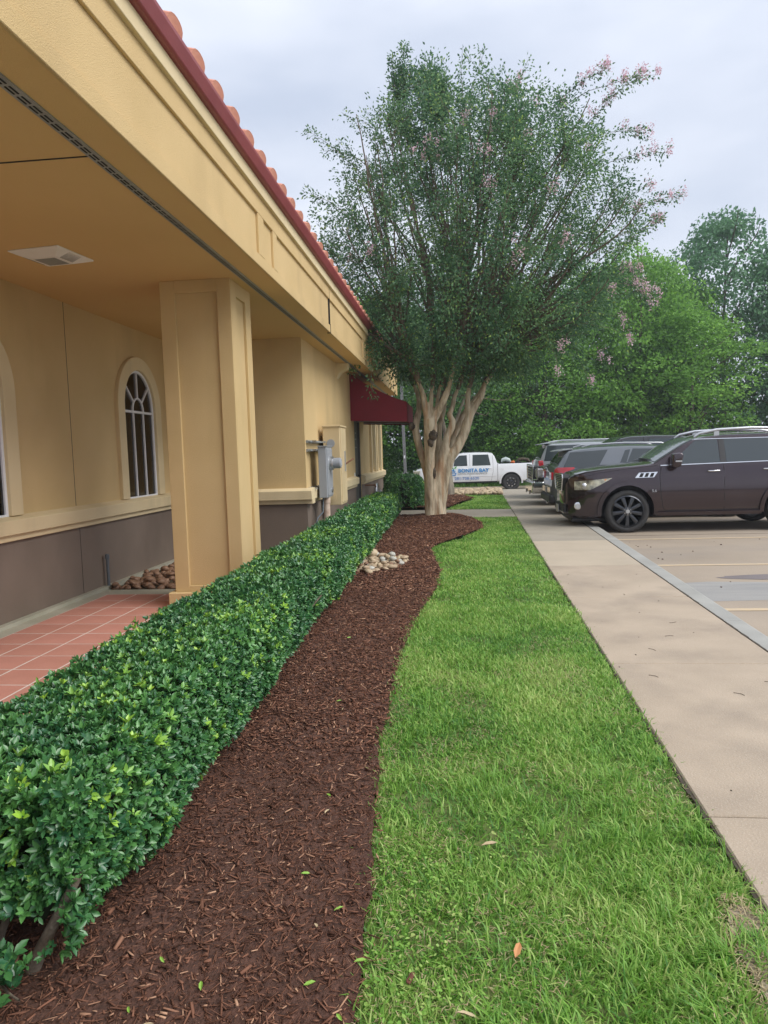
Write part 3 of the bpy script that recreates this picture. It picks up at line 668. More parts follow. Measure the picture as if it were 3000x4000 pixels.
# ================================================================ UTILITIES ON THE WING WALL
g = empty('electric_meter_box', label='grey electric meter cabinet beside the tan one, round glass meter on its face', cat='meter box')
b = MB(); b.box(-2.235,-2.10,11.35,11.86,.90,1.74); b.build('cabinet', M['box_grey'], g, bevel=.006)
b = MB(); b.box(-2.104,-2.085,11.38,11.83,.93,1.70); b.build('cover', M['box_grey'], g, bevel=.004)
b = MB(); b.box(-2.24,-2.085,11.33,11.88,1.735,1.75); b.build('rain_lip', M['box_grey'], g, bevel=.003)
b = MB(); b.lathe([(.115,0),(.115,.05),(.10,.06),(.10,.07)], 'x', (-2.087,11.6,1.46)); b.build('meter_ring', M['alu'], g, smooth=30)
b = MB(); b.lathe([(.088,0),(.088,.11),(.07,.125),(.03,.13)], 'x', (-2.02,11.6,1.46)); b.build('meter_glass', M['box_grey'], g, smooth=30)
b = MB(); b.box(-1.892,-1.888,11.56,11.64,1.42,1.50); b.build('meter_dial', M['plate'], g)
b = MB(); b.lathe([(.05,0),(.05,.02),(.035,.025)], 'x', (-2.087,11.7,1.02)); b.build('knockout', M['alu'], g, smooth=30)
rehome(g, (-2.2,11.6,.9))
g = empty('electrical_cabinet', label='tall tan painted electrical cabinet on the stucco wall, rusty switch lever on its side', cat='electrical box')
b = MB(); b.box(-2.30,-2.0,12.16,12.78,.72,2.09); b.build('cabinet', M['box_tan'], g, bevel=.008)
b = MB(); b.box(-2.31,-1.975,12.14,12.80,2.08,2.11); b.build('lid', M['box_tan'], g, bevel=.006)
b = MB(); b.box(-2.003,-1.985,12.20,12.74,.76,2.06); b.build('door', M['box_tan'], g, bevel=.004)
b = MB(); b.tube([(-1.99,12.55,1.42),(-1.87,12.62,1.50),(-1.84,12.64,1.52)], .016, 6); b.build('lever', M['rust'], g)
b = MB(); b.box(-1.986,-1.97,12.5,12.58,1.30,1.66); b.build('latch_plate', M['alu'], g, bevel=.003)
b = MB(); b.lathe([(.07,0),(.07,-.008)], 'y', (-2.16,12.16,1.80)); b.build('round_cover', M['box_grey'], g, smooth=30)
b = MB(); b.lathe([(.09,0),(.09,-.006),(.06,-.006),(.06,-.012),(.02,-.012)], 'y', (-2.18,12.16,.86)); b.build('knockout', M['box_tan'], g, smooth=30)
b = MB(); b.lathe([(.07,-.1),(.075,-.02),(.055,.0),(.07,.03),(.07,.1)], 'x', (-2.36,12.4,1.98)); b.build('hub', M['box_tan'], g, smooth=30)
rehome(g, (-2.2,12.45,.7))
g = empty('strut_rails', label='galvanised strut rails holding the meter boxes off the stucco wall', cat='rail')
for zz, yb in ((1.80,11.35),(1.66,11.35),(1.04,11.35)):
    b = MB(); b.box(-2.38,-2.345,11.12,12.9,zz,zz+.045); b.box(-2.345,-2.30,11.12,12.85,zz+.01,zz+.035); b.build('rail', M['galv'], g, bevel=.003)
for yy in (11.2,12.05):
    for zz in (1.82,1.68,1.06):
        b = MB(); b.box(-2.30,-2.235,yy,yy+.05,zz-.01,zz+.02); b.build('clamp', M['alu'], g)
rehome(g, (-2.34,12,1.0))
b = MB(); b.tube([(-2.17,11.62,-.05),(-2.17,11.62,.80),(-2.17,11.62,.90)], .058, 14); b.tube([(-2.17,11.62,.80),(-2.17,11.62,.91)], .066, 14)
b.build('conduit_riser', M['pipe_pvc'], None, smooth=40, label='pink stained conduit rising from the hedge into the grey meter cabinet', cat='pipe')
b = MB(); b.tube([(-2.30,11.28,-.05),(-2.30,11.28,.45),(-2.27,11.33,.58),(-2.2,11.42,.66),(-2.19,11.45,.90)], .014, 8)
b.build('cable_conduit', M['pipe_grey'], None, smooth=40, label='thin dark cable pipe curving up to the meter cabinet', cat='pipe')
g = empty('gas_meter', label='small grey gas meter with bent pipe low on the wall past the door', cat='gas meter')
b = MB(); b.lathe([(.10,0),(.15,.03),(.15,.26),(.10,.30)], 'z', (-2.12,18.5,.22), 14); b.build('meter_body', M['box_grey'], g, smooth=35)
b = MB(); b.tube([(-2.12,18.5,.50),(-2.12,18.5,.70),(-2.12,18.6,.78),(-2.12,18.75,.78),(-2.12,18.86,.68),(-2.12,18.86,.0)], .035, 10); b.build('bent_pipe', M['alu'], g, smooth=40)
b = MB(); b.tube([(-2.38,18.2,.78),(-2.12,18.3,.78),(-2.12,18.5,.72)], .022, 8); b.build('supply_pipe', M['rust'], g, smooth=40)
b = MB(); b.lathe([(.03,0),(.10,.02),(.10,.06),(.03,.08)], 'x', (-2.10,19.05,.52), 14); b.build('regulator', M['box_grey'], g, smooth=35)
rehome(g, (-2.12,18.5,0))
b = MB(); b.tube([(-4.42,8.44,-.02),(-4.42,8.44,.40),(-4.42,8.44,.43)], [.02,.02,.02], 10); b.tube([(-4.42,8.44,.37),(-4.42,8.44,.425)], .028, 8)
b.build('pipe_stub', M['pipe_grey'], None, smooth=40, label='short dark pipe standing against the brown base wall', cat='pipe')
# ================================================================ VEHICLES (local x: 0 front .. L rear, y across, z up)
class Car:
    def __init__(s, top, bot, belt, plan, tumble, crown=.05, rtop=.07, flat_belt=False):
        s.top_, s.bot_, s.belt_, s.plan_, s.tum, s.crown, s.rt = top, bot, belt, plan, tumble, crown, rtop
        s.L = top[-1][0]
    def top(s, x): return interp(x, s.top_)
    def bot(s, x): return interp(x, s.bot_)
    def belt(s, x): return min(interp(x, s.belt_), s.top(x)-s.rt-.01)
    def side(s, x, z):
        h = interp(x, s.plan_); b = interp(x, s.belt_); zm = .78
        zz = min(z, b); y = h*(1-.07*max(0, (zm-zz)/.5)**2 - .045*max(0, (zz-zm)/.4)**2)
        if z > b: y -= s.tum*(z-b)
        return y
    def topz(s, x, y):
        ye = s.side(x, s.top(x)-s.rt)
        return s.top(x) - s.crown*(y/ye)**2
    def ring(s, x):
        t = s.top(x); b0 = s.bot(x); bl = max(s.belt(x), b0+.05); zt = t-s.rt-s.crown*.6
        zt = max(zt, bl+.005)
        pts = [(0, b0), (s.side(x,b0)*.9, b0)]
        for f in (0.06,.2,.35,.5,.65,.8,.92,1.0): z = b0+(bl-b0)*f; pts.append((s.side(x,z), z))
        for f in (.33,.66,1.0): z = bl+(zt-bl)*f; pts.append((s.side(x,z), z))
        ye = s.side(x, zt); ztop = t-s.crown
        for a in (.35,.7,1.0):
            an = a*math.pi/2; r = min(s.rt, .12); pts.append((ye - r*(1-math.cos(an)), zt+(ztop-zt)*math.sin(an)))
        for f in (.66,.33,0): y = (ye-min(s.rt,.12))*f; pts.append((y, t - s.crown*(f**2)))
        return pts
    def body(s, mat_i=0, extra=()):
        xs = sorted(set([round(p[0],3) for p in s.top_+s.bot_+s.plan_] + [round(x,3) for x in np.linspace(0, s.L, 64)]))
        v = []; f = []; R = None
        for x in xs:
            half = s.ring(x); n = len(half)
            loop = [(x, p[0], p[1]) for p in half] + [(x, -p[0], p[1]) for p in reversed(half[1:-1])]
            R = len(loop); v += loop
        for i in range(len(xs)-1):
            for k in range(R): f.append((i*R+k, (i+1)*R+k, (i+1)*R+(k+1)%R, i*R+(k+1)%R))
        f.append(tuple(range(R))); f.append(tuple(range((len(xs)-1)*R+R-1, (len(xs)-1)*R-1, -1)))
        b = MB(); b.add(v, f); return b
    def patch(s, quad, off=.006, nx=8, nz=5, both=True, thick=.012, grow=None):
        """quad: (x,z) corners  bottom-front, bottom-rear, top-rear, top-front  ->  curved panel on the side"""
        b = MB()
        for sg in ((-1, 1) if both else (-1,)):
            vs = []
            for lay in (off, off-thick):
                for j in range(nz+1):
                    for i in range(nx+1):
                        u, w = i/nx, j/nz
                        x = (quad[0][0]*(1-u)+quad[1][0]*u)*(1-w) + (quad[3][0]*(1-u)+quad[2][0]*u)*w
                        z = (quad[0][1]*(1-u)+quad[1][1]*u)*(1-w) + (quad[3][1]*(1-u)+quad[2][1]*u)*w
                        vs.append((x, sg*(s.side(x, z)+lay), z))
            K = (nx+1)*(nz+1); fs = []
            for j in range(nz):
                for i in range(nx):
                    a = j*(nx+1)+i; q = (a, a+1, a+nx+2, a+nx+1); fs.append(q); fs.append(tuple(reversed([t+K for t in q])))
            per = [i for i in range(nx+1)] + [j*(nx+1)+nx for j in range(1,nz+1)] + [nz*(nx+1)+i for i in range(nx-1,-1,-1)] + [j*(nx+1) for j in range(nz-1,0,-1)]
            for i in range(len(per)): a, c = per[i], per[(i+1)%len(per)]; fs.append((a, a+K, c+K, c))
            b.add(vs, fs)
        return b
    def toppatch(s, x0, x1, f0=.9, f1=.9, off=.008, n=8):
        b = MB(); vs = []
        for lay in (off, off-.012):
            for i in range(n+1):
                x = x0+(x1-x0)*i/n; fr = f0+(f1-f0)*i/n; ye = s.side(x, s.top(x)-s.rt)*fr
                for k in range(9):
                    y = ye*(k/4-1); vs.append((x, y, s.topz(x, y)+lay*1.6))
        K = (n+1)*9; fs = []
        for i in range(n):
            for k in range(8): a = i*9+k; q = (a,a+1,a+10,a+9); fs += [q, tuple(reversed([t+K for t in q]))]
        per = list(range(9)) + [i*9+8 for i in range(1,n+1)] + [n*9+k for k in range(7,-1,-1)] + [i*9 for i in range(n-1,0,-1)]
        for i in range(len(per)): a, c = per[i], per[(i+1)%len(per)]; fs.append((a,a+K,c+K,c))
        b.add(vs, fs); return b
def seam(car, pts, w=.006):
    """door gap following the side surface"""
    b = MB()
    for sg in (-1, 1):
        P = []
        for i in range(len(pts)-1):
            for t in np.linspace(0,1,6)[(0 if i == 0 else 1):]:
                x = pts[i][0]*(1-t)+pts[i+1][0]*t; z = pts[i][1]*(1-t)+pts[i+1][1]*t; P.append((x, sg*(car.side(x,z)-.001), z))
        b.tube(P, w, 4)
    return b
def make_wheel(car_root, x, y, r, w, style, sgn):
    tread = r
    b = MB()
    rr = r*.745 if style != 'offroad' else r*.60
    prof = [(rr, -w/2+.02), (rr+.03, -w/2), (r-.045, -w/2), (r-.012, -w/2+.022), (r, -w/2+.05), (r, w/2-.05), (r-.012, w/2-.022), (r-.045, w/2), (rr+.03, w/2), (rr, w/2-.02)]
    b.lathe(prof, 'y', (0,0,0), 40, close=True)
    wo_ = b.build('wheel', M['rubber'], car_root, smooth=40); wo_.location = (x, y, r)
    b = MB(); n = 40
    out = sgn*w/2
    b.lathe([(rr, -sgn*.06), (rr, out-sgn*.012), (rr-.018, out), (rr-.03, out-sgn*.02), (rr-.035, -sgn*.06)], 'y', (0,0,0), 40, close=True)
    b.lathe([(rr-.03, -sgn*.05), (.05,-sgn*.05)], 'y', (0,0,0), 24)
    rm = {'nine':'rim_dark','offroad':'black','multi':'alu'}[style]
    b.build('rim', M[rm] if style != 'offroad' else M['black'], wo_, smooth=35)
    ns = {'nine':9,'offroad':8,'multi':10}[style]
    s = MB()
    if True:
        hub = .06
        wi, wo2 = (.026,.040) if style == 'nine' else ((.035,.055) if style == 'offroad' else (.022,.03))
        yo = out-sgn*.018; yi = out-sgn*.05
        ro = rr-.022
        s.add([(hub*.6,yo,-wi),(hub*.6,yo,wi),(ro,yo-sgn*.004,wo2),(ro,yo-sgn*.004,-wo2),(hub*.6,yi,-wi),(hub*.6,yi,wi),(ro,yi,wo2),(ro,yi,-wo2),(ro*.55,yo+sgn*.004,wi*.3),(ro*.55,yo+sgn*.004,-wi*.3)],
              [(0,1,8,9),(1,2,8),(9,8,2,3),(0,9,3),(7,6,5,4),(0,4,5,1),(1,5,6,2),(2,6,7,3),(3,7,4,0)])
    sme = s.mesh('spoke', bevel=.004); sme.materials.append(M['rim_dark'] if style == 'nine' else (M['black'] if style == 'offroad' else M['alu']))
    for i in range(ns):
        o = link('spoke', sme, None, wo_); o.rotation_euler = (0, 2*math.pi*i/ns+.2, 0)
    if style == 'offroad':
        t = MB(); ro = rr-.03; t.box(ro-.045, ro, min(out-sgn*.012,out+sgn*.004), max(out-sgn*.012,out+sgn*.004), -.042, .042); tm_ = t.mesh('chrome_insert', bevel=.004); tm_.materials.append(M['chrome'])
        for i in range(8):
            o = link('chrome_insert', tm_, None, wo_); o.rotation_euler = (0, 2*math.pi*(i+.5)/8+.2, 0)
    b = MB(); b.lathe([(.085,out-sgn*.05),(.085,out-sgn*.016),(.05,out-sgn*.010)], 'y', (0,0,0), 16)
    b.build('hub', M['rim_dark'] if style != 'multi' else M['alu'], wo_, smooth=35)
    b = MB(); b.lathe([(.042,out-sgn*.012),(.038,out-sgn*.001)], 'y', (0,0,0), 16); b.build('hub_cap', M['alu'] if style != 'offroad' else M['black'], wo_, smooth=35)
    lug = MB(); lug.lathe([(.011,out-sgn*.014),(.009,out-sgn*.002)], 'y', (0,0,.064), 6); lm = lug.mesh('lug_nut'); lm.materials.append(M['chrome'])
    for i in range(6):
        o = link('lug_nut', lm, None, wo_); o.rotation_euler = (0, math.pi*i/3, 0)
    return wo_
def finish_body(car, paint, root, wheels, r, bed=None, arch_clear=.055):
    me = car.body().mesh('body'); me.materials.append(paint)
    cut = []
    for wx in wheels:
        for sg in (-1, 1):
            c = MB(); hw = interp(wx, car.plan_)
            c.lathe([(r+arch_clear, sg*(hw-.36)), (r+arch_clear, sg*(hw+.3))], 'y', (wx, 0, r+.015), 44); q = c.mesh('c'); q.materials.append(M['black']); cut.append(q)
    if bed:
        c = MB(); c.box(*bed); q = c.mesh('c'); q.materials.append(M['black']); cut.append(q)
    me2 = boolean(me, cut, transfer=True)
    smooth_by_angle(me2, 28)
    return link('body', me2, None, root)
def arch_flare(car, wx, r, z0, r_in, r_out, off, m, root, name='arch_flare', a0=-8, a1=188):
    b = MB()
    for sg in (-1, 1):
        vs = []; n = 30
        for i in range(n+1):
            a = math.radians(a0+(a1-a0)*i/n)
            for rr, of in ((r_in,-.02),(r_in,off),(r_out*.985,off),(r_out,-.01)):
                x = wx+rr*math.cos(a); z = z0+rr*math.sin(a); x = min(max(x,0.02),car.L-.02)
                vs.append((x, sg*(car.side(x, z)+of), z))
        fs = [(i*4+k, i*4+k+1, i*4+k+5, i*4+k+4) for i in range(n) for k in range(3)]
        b.add(vs, fs)
    return b.build(name, m, root, smooth=50)
def mirror(root, x, y, z, m, chrome=False):
    for sg in (-1, 1):
        b = MB(); yy = sg*y
        b.prism([(x-.02,z-.12),(x+.05,z-.16),(x+.15,z-.14),(x+.20,z+.09),(x+.15,z+.13),(x+.01,z+.11)], 'y', min(yy,yy+sg*.22), max(yy,yy+sg*.22)); o = b.build('mirror', m, root, bevel=.025, seg=2, smooth=50)
        b = MB(); b.tube([(x+.06,yy-sg*.06,z-.10),(x+.06,yy+sg*.03,z-.10)], .03, 6); b.build('mirror_arm', M['black'], o)
def handles(car, root, pts, m):
    for (x, z) in pts:
        for sg in (-1, 1):
            y = car.side(x, z)
            b = MB(); b.tube([(x-.11,sg*(y+.004),z),(x-.09,sg*(y+.035),z),(x+.09,sg*(y+.035),z+.003),(x+.11,sg*(y+.004),z+.003)], .014, 8); b.build('door_handle', m, root, smooth=50)
def text_mesh(name, body, size, mat_, parent, loc, rot=(math.pi/2,0,0), extrude=.0015, xscale=1, bold=0, shear=0):
    cu = bpy.data.curves.new(name, 'FONT'); cu.body = body; cu.size = size; cu.extrude = extrude; cu.offset = bold; cu.align_x = 'LEFT'; cu.shear = shear; cu.resolution_u = 3
    o = bpy.data.objects.new('tmp', cu); COL.objects.link(o); dg = bpy.context.evaluated_depsgraph_get(); dg.update()
    me = bpy.data.meshes.new_from_object(o.evaluated_get(dg)); bpy.data.objects.remove(o)
    r = link(name, me, None, parent); me.materials.clear(); me.materials.append(mat_)
    r.location = loc; r.rotation_euler = rot; r.scale = (xscale,1,1); return r

# ---------------- dark plum SUV, nearest
c = Car(top=[(0,.92),(.025,1.04),(.08,1.15),(.18,1.215),(.4,1.275),(.8,1.33),(1.28,1.365),(1.60,1.39),(1.68,1.41),(1.95,1.575),(2.25,1.755),(2.46,1.85),(2.7,1.90),(3.1,1.93),(3.9,1.93),(4.6,1.89),(4.9,1.84),(5.04,1.72),(5.16,1.38),(5.24,1.25),(5.29,.95)],
        bot=[(0,.36),(.12,.30),(.5,.27),(1.0,.30),(4.5,.32),(5.0,.36),(5.29,.45)],
        belt=[(0,1.08),(.8,1.22),(1.4,1.28),(3.5,1.32),(5.29,1.36)],
        plan=[(0,.50),(.04,.62),(.10,.72),(.2,.82),(.35,.90),(.55,.955),(.8,.99),(1.0,1.0),(3.0,1.0),(4.5,.99),(5.0,.93),(5.2,.86),(5.29,.74)], tumble=.34, crown=.045)
r = .425; suv = empty('parked_suv', label='dark plum SUV parked nearest, front overhanging the sidewalk, black nine spoke wheels', cat='car')
finish_body(c, M['paint_plum'], suv, (1.16, 4.23), r, arch_clear=.085)
for wx in (1.16, 4.23):
    for sg in (-1, 1): make_wheel(suv, wx, sg*.86, r, .27, 'nine', sg)
    arch_flare(c, wx, r, r+.015, r+.078, r+.165, .034, M['paint_plum'], suv)
c.toppatch(1.70, 2.455, .93, .95).build('windscreen', M['car_glass_pale'], suv, smooth=40)
for q in ([(1.97,1.335),(2.93,1.35),(2.92,1.80),(2.50,1.785)], [(3.05,1.35),(4.02,1.37),(3.97,1.81),(3.04,1.805)], [(4.14,1.38),(5.0,1.41),(4.78,1.75),(4.10,1.805)]):
    c.patch(q).build('side_window', M['car_glass'], suv, smooth=40)
c.patch([(1.80,1.308),(5.05,1.365),(5.05,1.381),(1.80,1.324)], .014, 20, 1).build('chrome_trim', M['chrome'], suv, smooth=40)
c.patch([(2.48,1.806),(4.80,1.80),(4.80,1.812),(2.48,1.818)], .012, 20, 1).build('chrome_trim', M['chrome'], suv, smooth=40)
for x in (2.99, 4.08): c.patch([(x-.055,1.345),(x+.055,1.345),(x+.05,1.80),(x-.05,1.80)], .008, 2, 5).build('door_pillar', M['black'], suv, smooth=40)
seam(c, [(1.82,1.32),(1.78,1.15),(1.79,.75),(1.84,.48),(1.9,.42)]).build('door_seam', M['slot'], suv)
seam(c, [(2.99,1.80),(2.99,.42)]).build('door_seam', M['slot'], suv)
seam(c, [(4.08,1.38),(4.04,1.1),(3.78,.75),(3.62,.45)]).build('door_seam', M['slot'], suv)
seam(c, [(1.9,.43),(3.62,.43)]).build('door_seam', M['slot'], suv)
seam(c, [(.24,1.10),(.62,1.20),(1.1,1.26),(1.74,1.315)], .005).build('bonnet_seam', M['slot'], suv)
c.patch([(1.72,.33),(3.66,.33),(3.66,.40),(1.68,.40)], .05, 16, 2, thick=.1).build('running_board', M['paint_plum'], suv, smooth=40)
mirror(suv, 1.98, .93, 1.43, M['paint_plum'])
b = MB()
for sg in (-1,1): b.box(2.02,2.14, min(sg*1.151,sg*1.157), max(sg*1.151,sg*1.157), 1.38, 1.41)
b.build('mirror_lamp', M['alu'], suv)
handles(c, suv, [(2.80,1.185),(3.84,1.20)], M['chrome'])
for sg in (-1, 1):   # roof rails
    b = MB(); ye = sg*(c.side(3,1.86)-.10)
    b.tube([(2.52,ye,1.85),(2.62,ye,1.92),(2.95,ye,1.985),(3.6,ye,2.005),(4.3,ye,1.975),(4.75,ye,1.90),(4.8,ye,1.86)], [.02,.028,.03,.03,.03,.026,.018], 8); rl = b.build('roof_rail', M['alu'], suv, smooth=50)
    for xx in (2.95,4.3): b = MB(); b.box(xx-.05,xx+.05,ye-.015,ye+.015,1.86,1.98); b.build('rail_foot', M['alu'], rl)
for sg in (-1, 1):   # head lamps wrap the corner
    b = MB(); vs = []; n = 10
    for lay in (.014, -.02):
        for i in range(n+1):
            t = i/n; x = .16+.70*t
            zt = 1.035+.06*t; zb = .865+.225*max(0,(t-.40)/.60)**1.1
            for k in range(4):
                z = zb+(zt-zb)*k/3; x2 = x - .0; vs.append((x2, sg*(c.side(x2,z)+lay), z))
    K = 4*(n+1); fs = []
    for i in range(n):
        for k in range(3): a = i*4+k; fs += [(a,a+1,a+5,a+4),(a+K,a+4+K,a+5+K,a+1+K)]
    b.add(vs, fs); hl = b.build('headlight', M['lamp_clear'], suv, smooth=60)
    b = MB(); x=.34; b.lathe([(.06,0),(.05,.012),(.0,.02)] if sg > 0 else [(.06,0),(.05,-.012),(.0,-.02)], 'y', (x, sg*(c.side(x,.95)+.012), .945), 16); b.build('projector', M['alu'], hl, smooth=60)
    b = MB(); b.box(.72,.80, min(sg*(c.side(.66,1.0)),sg*(c.side(.66,1.0)+.018)), max(sg*(c.side(.66,1.0)),sg*(c.side(.66,1.0)+.018)), 1.045, 1.075); b.build('turn_lamp', M['lamp_amber'], hl)
    b = MB(); b.lathe([(.075,0),(.075,sg*.03),(.06,sg*.035)], 'y', (.22, sg*(c.side(.22,.56)-.012), .545), 20); fg = b.build('fog_lamp', M['chrome'], suv, smooth=40)
    b = MB(); b.lathe([(.056,0),(.05,sg*.006)], 'y', (.22, sg*(c.side(.22,.56)+.022), .545), 20); b.build('lens', M['alu'], fg, smooth=40)
# grille: chrome surround, dark back and slats
def yz_band(x, hw, z): return None
b = MB(); pts = [(-.50,1.17),(.50,1.17),(.54,1.10),(.42,.84),(-.42,.84),(-.54,1.10)]
b.prism(pts, 'x', -.03, .12); gr = b.build('grille', M['black'], suv, bevel=.01)
b = MB()
for i in range(6):
    p, q = pts[i], pts[(i+1)%6]; b.tube([(-.034,p[0],p[1]),(-.034,q[0],q[1])], .014, 6)
b.build('grille_surround', M['chrome'], gr, smooth=50)
for i in range(8):
    z = .87+.037*i; hw = .43+(min(z,1.10)-.84)*.42
    b = MB(); b.tube([(-.036,-hw,z),(-.052,0,z),(-.036,hw,z)], .0075, 6); b.build('grille_slat', M['alu'], gr, smooth=50)
b = MB(); b.lathe([(.06,-.062),(.055,-.07)], 'x', (0,0,.97), 16); b.build('emblem', M['chrome'], gr, smooth=50)
b = MB(); b.box(-.03,.03,-.60,.60,.40,.56); lg = b.build('lower_grille', M['black'], suv, bevel=.01)
for i in range(4): b = MB(); b.tube([(-.034,-.58,.425+.036*i),(-.034,.58,.425+.036*i)], .007, 6); b.build('grille_slat', M['black'], lg)
b = MB(); b.box(-.075,-.060,-.155,.155,.37,.53); pl = b.build('licence_plate', M['plate'], suv, bevel=.004)
b = MB(); b.box(.12,.9,-.68,.68,.21,.30); b.build('skid_plate', M['black'], suv, bevel=.03)
# fender vent, badge
b = c.patch([(1.30,1.085),(1.66,1.09),(1.74,1.195),(1.38,1.185)], .016, 6, 2); vn = b.build('fender_vent', M['chrome'], suv, smooth=40)
for k in range(3):
    x = 1.375+.10*k; c.patch([(x,1.10),(x+.065,1.10),(x+.10,1.175),(x+.04,1.175)], .021, 2, 2).build('vent_opening', M['slot'], suv)
text_mesh('badge', '5.6', .075, M['alu'], suv, (1.62,-(c.side(1.66,.82)+.004),.80), (math.radians(88),0,0), .004)
b = MB(); b.tube([(1.72,-.60,1.42),(1.70,-.1,1.44),(1.70,.35,1.44)], .012, 6); b.build('wiper', M['black'], suv)
c.patch([(4.95,1.0),(5.2,1.0),(5.12,1.25),(4.92,1.25)], .012, 3, 3).build('taillight', M['lamp_red'], suv)
suv.location = (2.20, 15.28, -.118)

# ---------------- slate grey SUV, backed toward the walk
c = Car(top=[(0,.70),(.05,.86),(.15,.98),(.4,1.05),(.9,1.11),(1.2,1.14),(1.3,1.17),(1.6,1.38),(1.95,1.58),(2.2,1.69),(2.5,1.745),(3.2,1.77),(4.0,1.755),(4.45,1.71),(4.62,1.68),(4.74,1.58),(4.90,1.34),(4.97,1.29),(5.02,1.1),(5.05,.80)],
        bot=[(0,.34),(.2,.28),(1,.28),(4.2,.30),(4.8,.36),(5.05,.42)], belt=[(0,.95),(1.2,1.08),(3.5,1.14),(5.05,1.20)],
        plan=[(0,.60),(.06,.74),(.2,.86),(.5,.94),(1.0,.985),(4.2,.985),(4.7,.955),(4.9,.92),(5.0,.86),(5.05,.80)], tumble=.36, crown=.05)
r = .39; gs = empty('parked_suv', label='slate grey SUV behind the plum one, parked tail toward the sidewalk, red tail lamp', cat='car')
finish_body(c, M['paint_grey'], gs, (1.0, 4.02), r)
for wx in (1.0, 4.02):
    for sg in (-1, 1): make_wheel(gs, wx, sg*.845, r, .25, 'multi', sg)
    arch_flare(c, wx, r, r+.015, r+.045, r+.10, .014, M['black'], gs)
c.toppatch(1.31, 2.18, .93, .95).build('windscreen', M['car_glass'], gs, smooth=40)
c.toppatch(4.66, 4.89, .90, .90, off=.01).build('rear_window', M['car_glass'], gs, smooth=40)
for q in ([(1.66,1.16),(2.52,1.175),(2.5,1.63),(2.18,1.61)], [(2.64,1.18),(3.36,1.19),(3.14,1.655),(2.63,1.64)], [(3.36,1.20),(3.52,1.20),(3.32,1.62),(3.20,1.64)]):
    c.patch(q).build('side_window', M['car_glass'], gs, smooth=40)
c.patch([(3.98,1.22),(4.78,1.24),(4.60,1.60),(3.72,1.645)], .006).build('side_window', M['car_glass'], gs, smooth=40)
seam(c, [(2.58,1.16),(2.58,.42)]).build('door_seam', M['slot'], gs); seam(c, [(3.62,1.17),(3.58,.9),(3.45,.6)]).build('door_seam', M['slot'], gs)
handles(c, gs, [(2.4,1.02),(3.40,1.03)], M['paint_grey']); mirror(gs, 1.72, .9, 1.24, M['paint_grey'])
b = MB(); b.prism([(4.52,1.70),(4.86,1.655),(4.90,1.635),(4.86,1.63),(4.5,1.67)], 'y', -.62, .62); b.build('spoiler', M['paint_silver'], gs, bevel=.01)
for sg in (-1, 1):
    b = MB(); ye = sg*(c.side(3,1.74)-.10); b.tube([(2.3,ye,1.72),(2.45,ye,1.775),(3.3,ye,1.80),(4.1,ye,1.775),(4.3,ye,1.72)], .018, 8); b.build('roof_rail', M['alu'], gs, smooth=50)
    b = MB(); vs = []; n = 8
    for lay in (.012,-.02):
        for i in range(n+1):
            x = 4.98-.46*(i/n)
            for k in range(4):
                zb = 1.00+.17*(i/n)**1.1; zt = 1.25; z = zb+(zt-zb)*k/3 if i < n else 1.22+.01*k
                z = min(z, c.top(x)-.06); vs.append((x, sg*(c.side(x,z)+lay), z))
    K = 4*(n+1); fs = []
    for i in range(n):
        for k in range(3): a = i*4+k; fs += [(a,a+1,a+5,a+4),(a+K,a+4+K,a+5+K,a+1+K)]
    b.add(vs, fs); b.build('taillight', M['lamp_red'], gs, smooth=60)
    b = MB(); b.box(5.00,5.055,min(sg*.50,sg*.84),max(sg*.50,sg*.84),.96,1.14); b.build('taillight', M['lamp_red'], gs, bevel=.008)
b = MB(); b.box(4.5,5.11,-.86,.86,.40,.60); b.build('bumper', M['black'], gs, bevel=.05, seg=2)
b = MB(); b.box(4.98,5.075,-.80,.80,.60,.80); b.build('tailgate_panel', M['paint_grey'], gs, bevel=.03)
b = MB(); b.box(5.078,5.085,-.155,.155,.62,.77); b.build('licence_plate', M['plate'], gs)
b = MB(); b.lathe([(.045,0),(.045,.03)], 'x', (5.10,.5,.40), 12); b.build('exhaust_pipe', M['chrome'], gs)
gs.rotation_euler = (0,0,math.pi); gs.location = (2.27+5.05, 18.05, -.118)

# ---------------- silver SUV far back, tail toward the walk
c = Car(top=[(0,.80),(.05,.95),(.15,1.08),(.5,1.17),(1.2,1.24),(1.35,1.28),(1.7,1.52),(2.05,1.76),(2.3,1.87),(2.7,1.92),(4.0,1.935),(4.9,1.90),(5.08,1.84),(5.16,1.68),(5.27,1.42),(5.33,1.36),(5.36,1.15),(5.38,.85)],
        bot=[(0,.38),(.3,.32),(4.6,.34),(5.38,.46)], belt=[(0,1.05),(1.2,1.2),(5.38,1.30)],
        plan=[(0,.66),(.06,.8),(.2,.92),(.6,1.0),(4.9,1.0),(5.2,.965),(5.38,.88)], tumble=.26, crown=.05)
r = .42; ss = empty('parked_suv', label='silver grey SUV farthest back in the row, tail and rear side glass showing', cat='car')
finish_body(c, M['paint_silver'], ss, (1.05, 4.1), r)
for wx in (1.05, 4.1):
    for sg in (-1, 1): make_wheel(ss, wx, sg*.86, r, .27, 'multi', sg)
c.toppatch(1.36, 2.28, .93, .95).build('windscreen', M['car_glass'], ss, smooth=40)
c.toppatch(5.10, 5.265, .9, .9, off=.01, n=5).build('rear_window', M['car_glass'], ss, smooth=40)
for q in ([(1.75,1.26),(2.7,1.27),(2.68,1.79),(2.25,1.77)],[(2.8,1.27),(3.8,1.29),(3.78,1.81),(2.8,1.8)],[(3.9,1.29),(5.17,1.32),(5.05,1.80),(3.9,1.81)]):
    c.patch(q).build('side_window', M['car_glass'], ss, smooth=40)
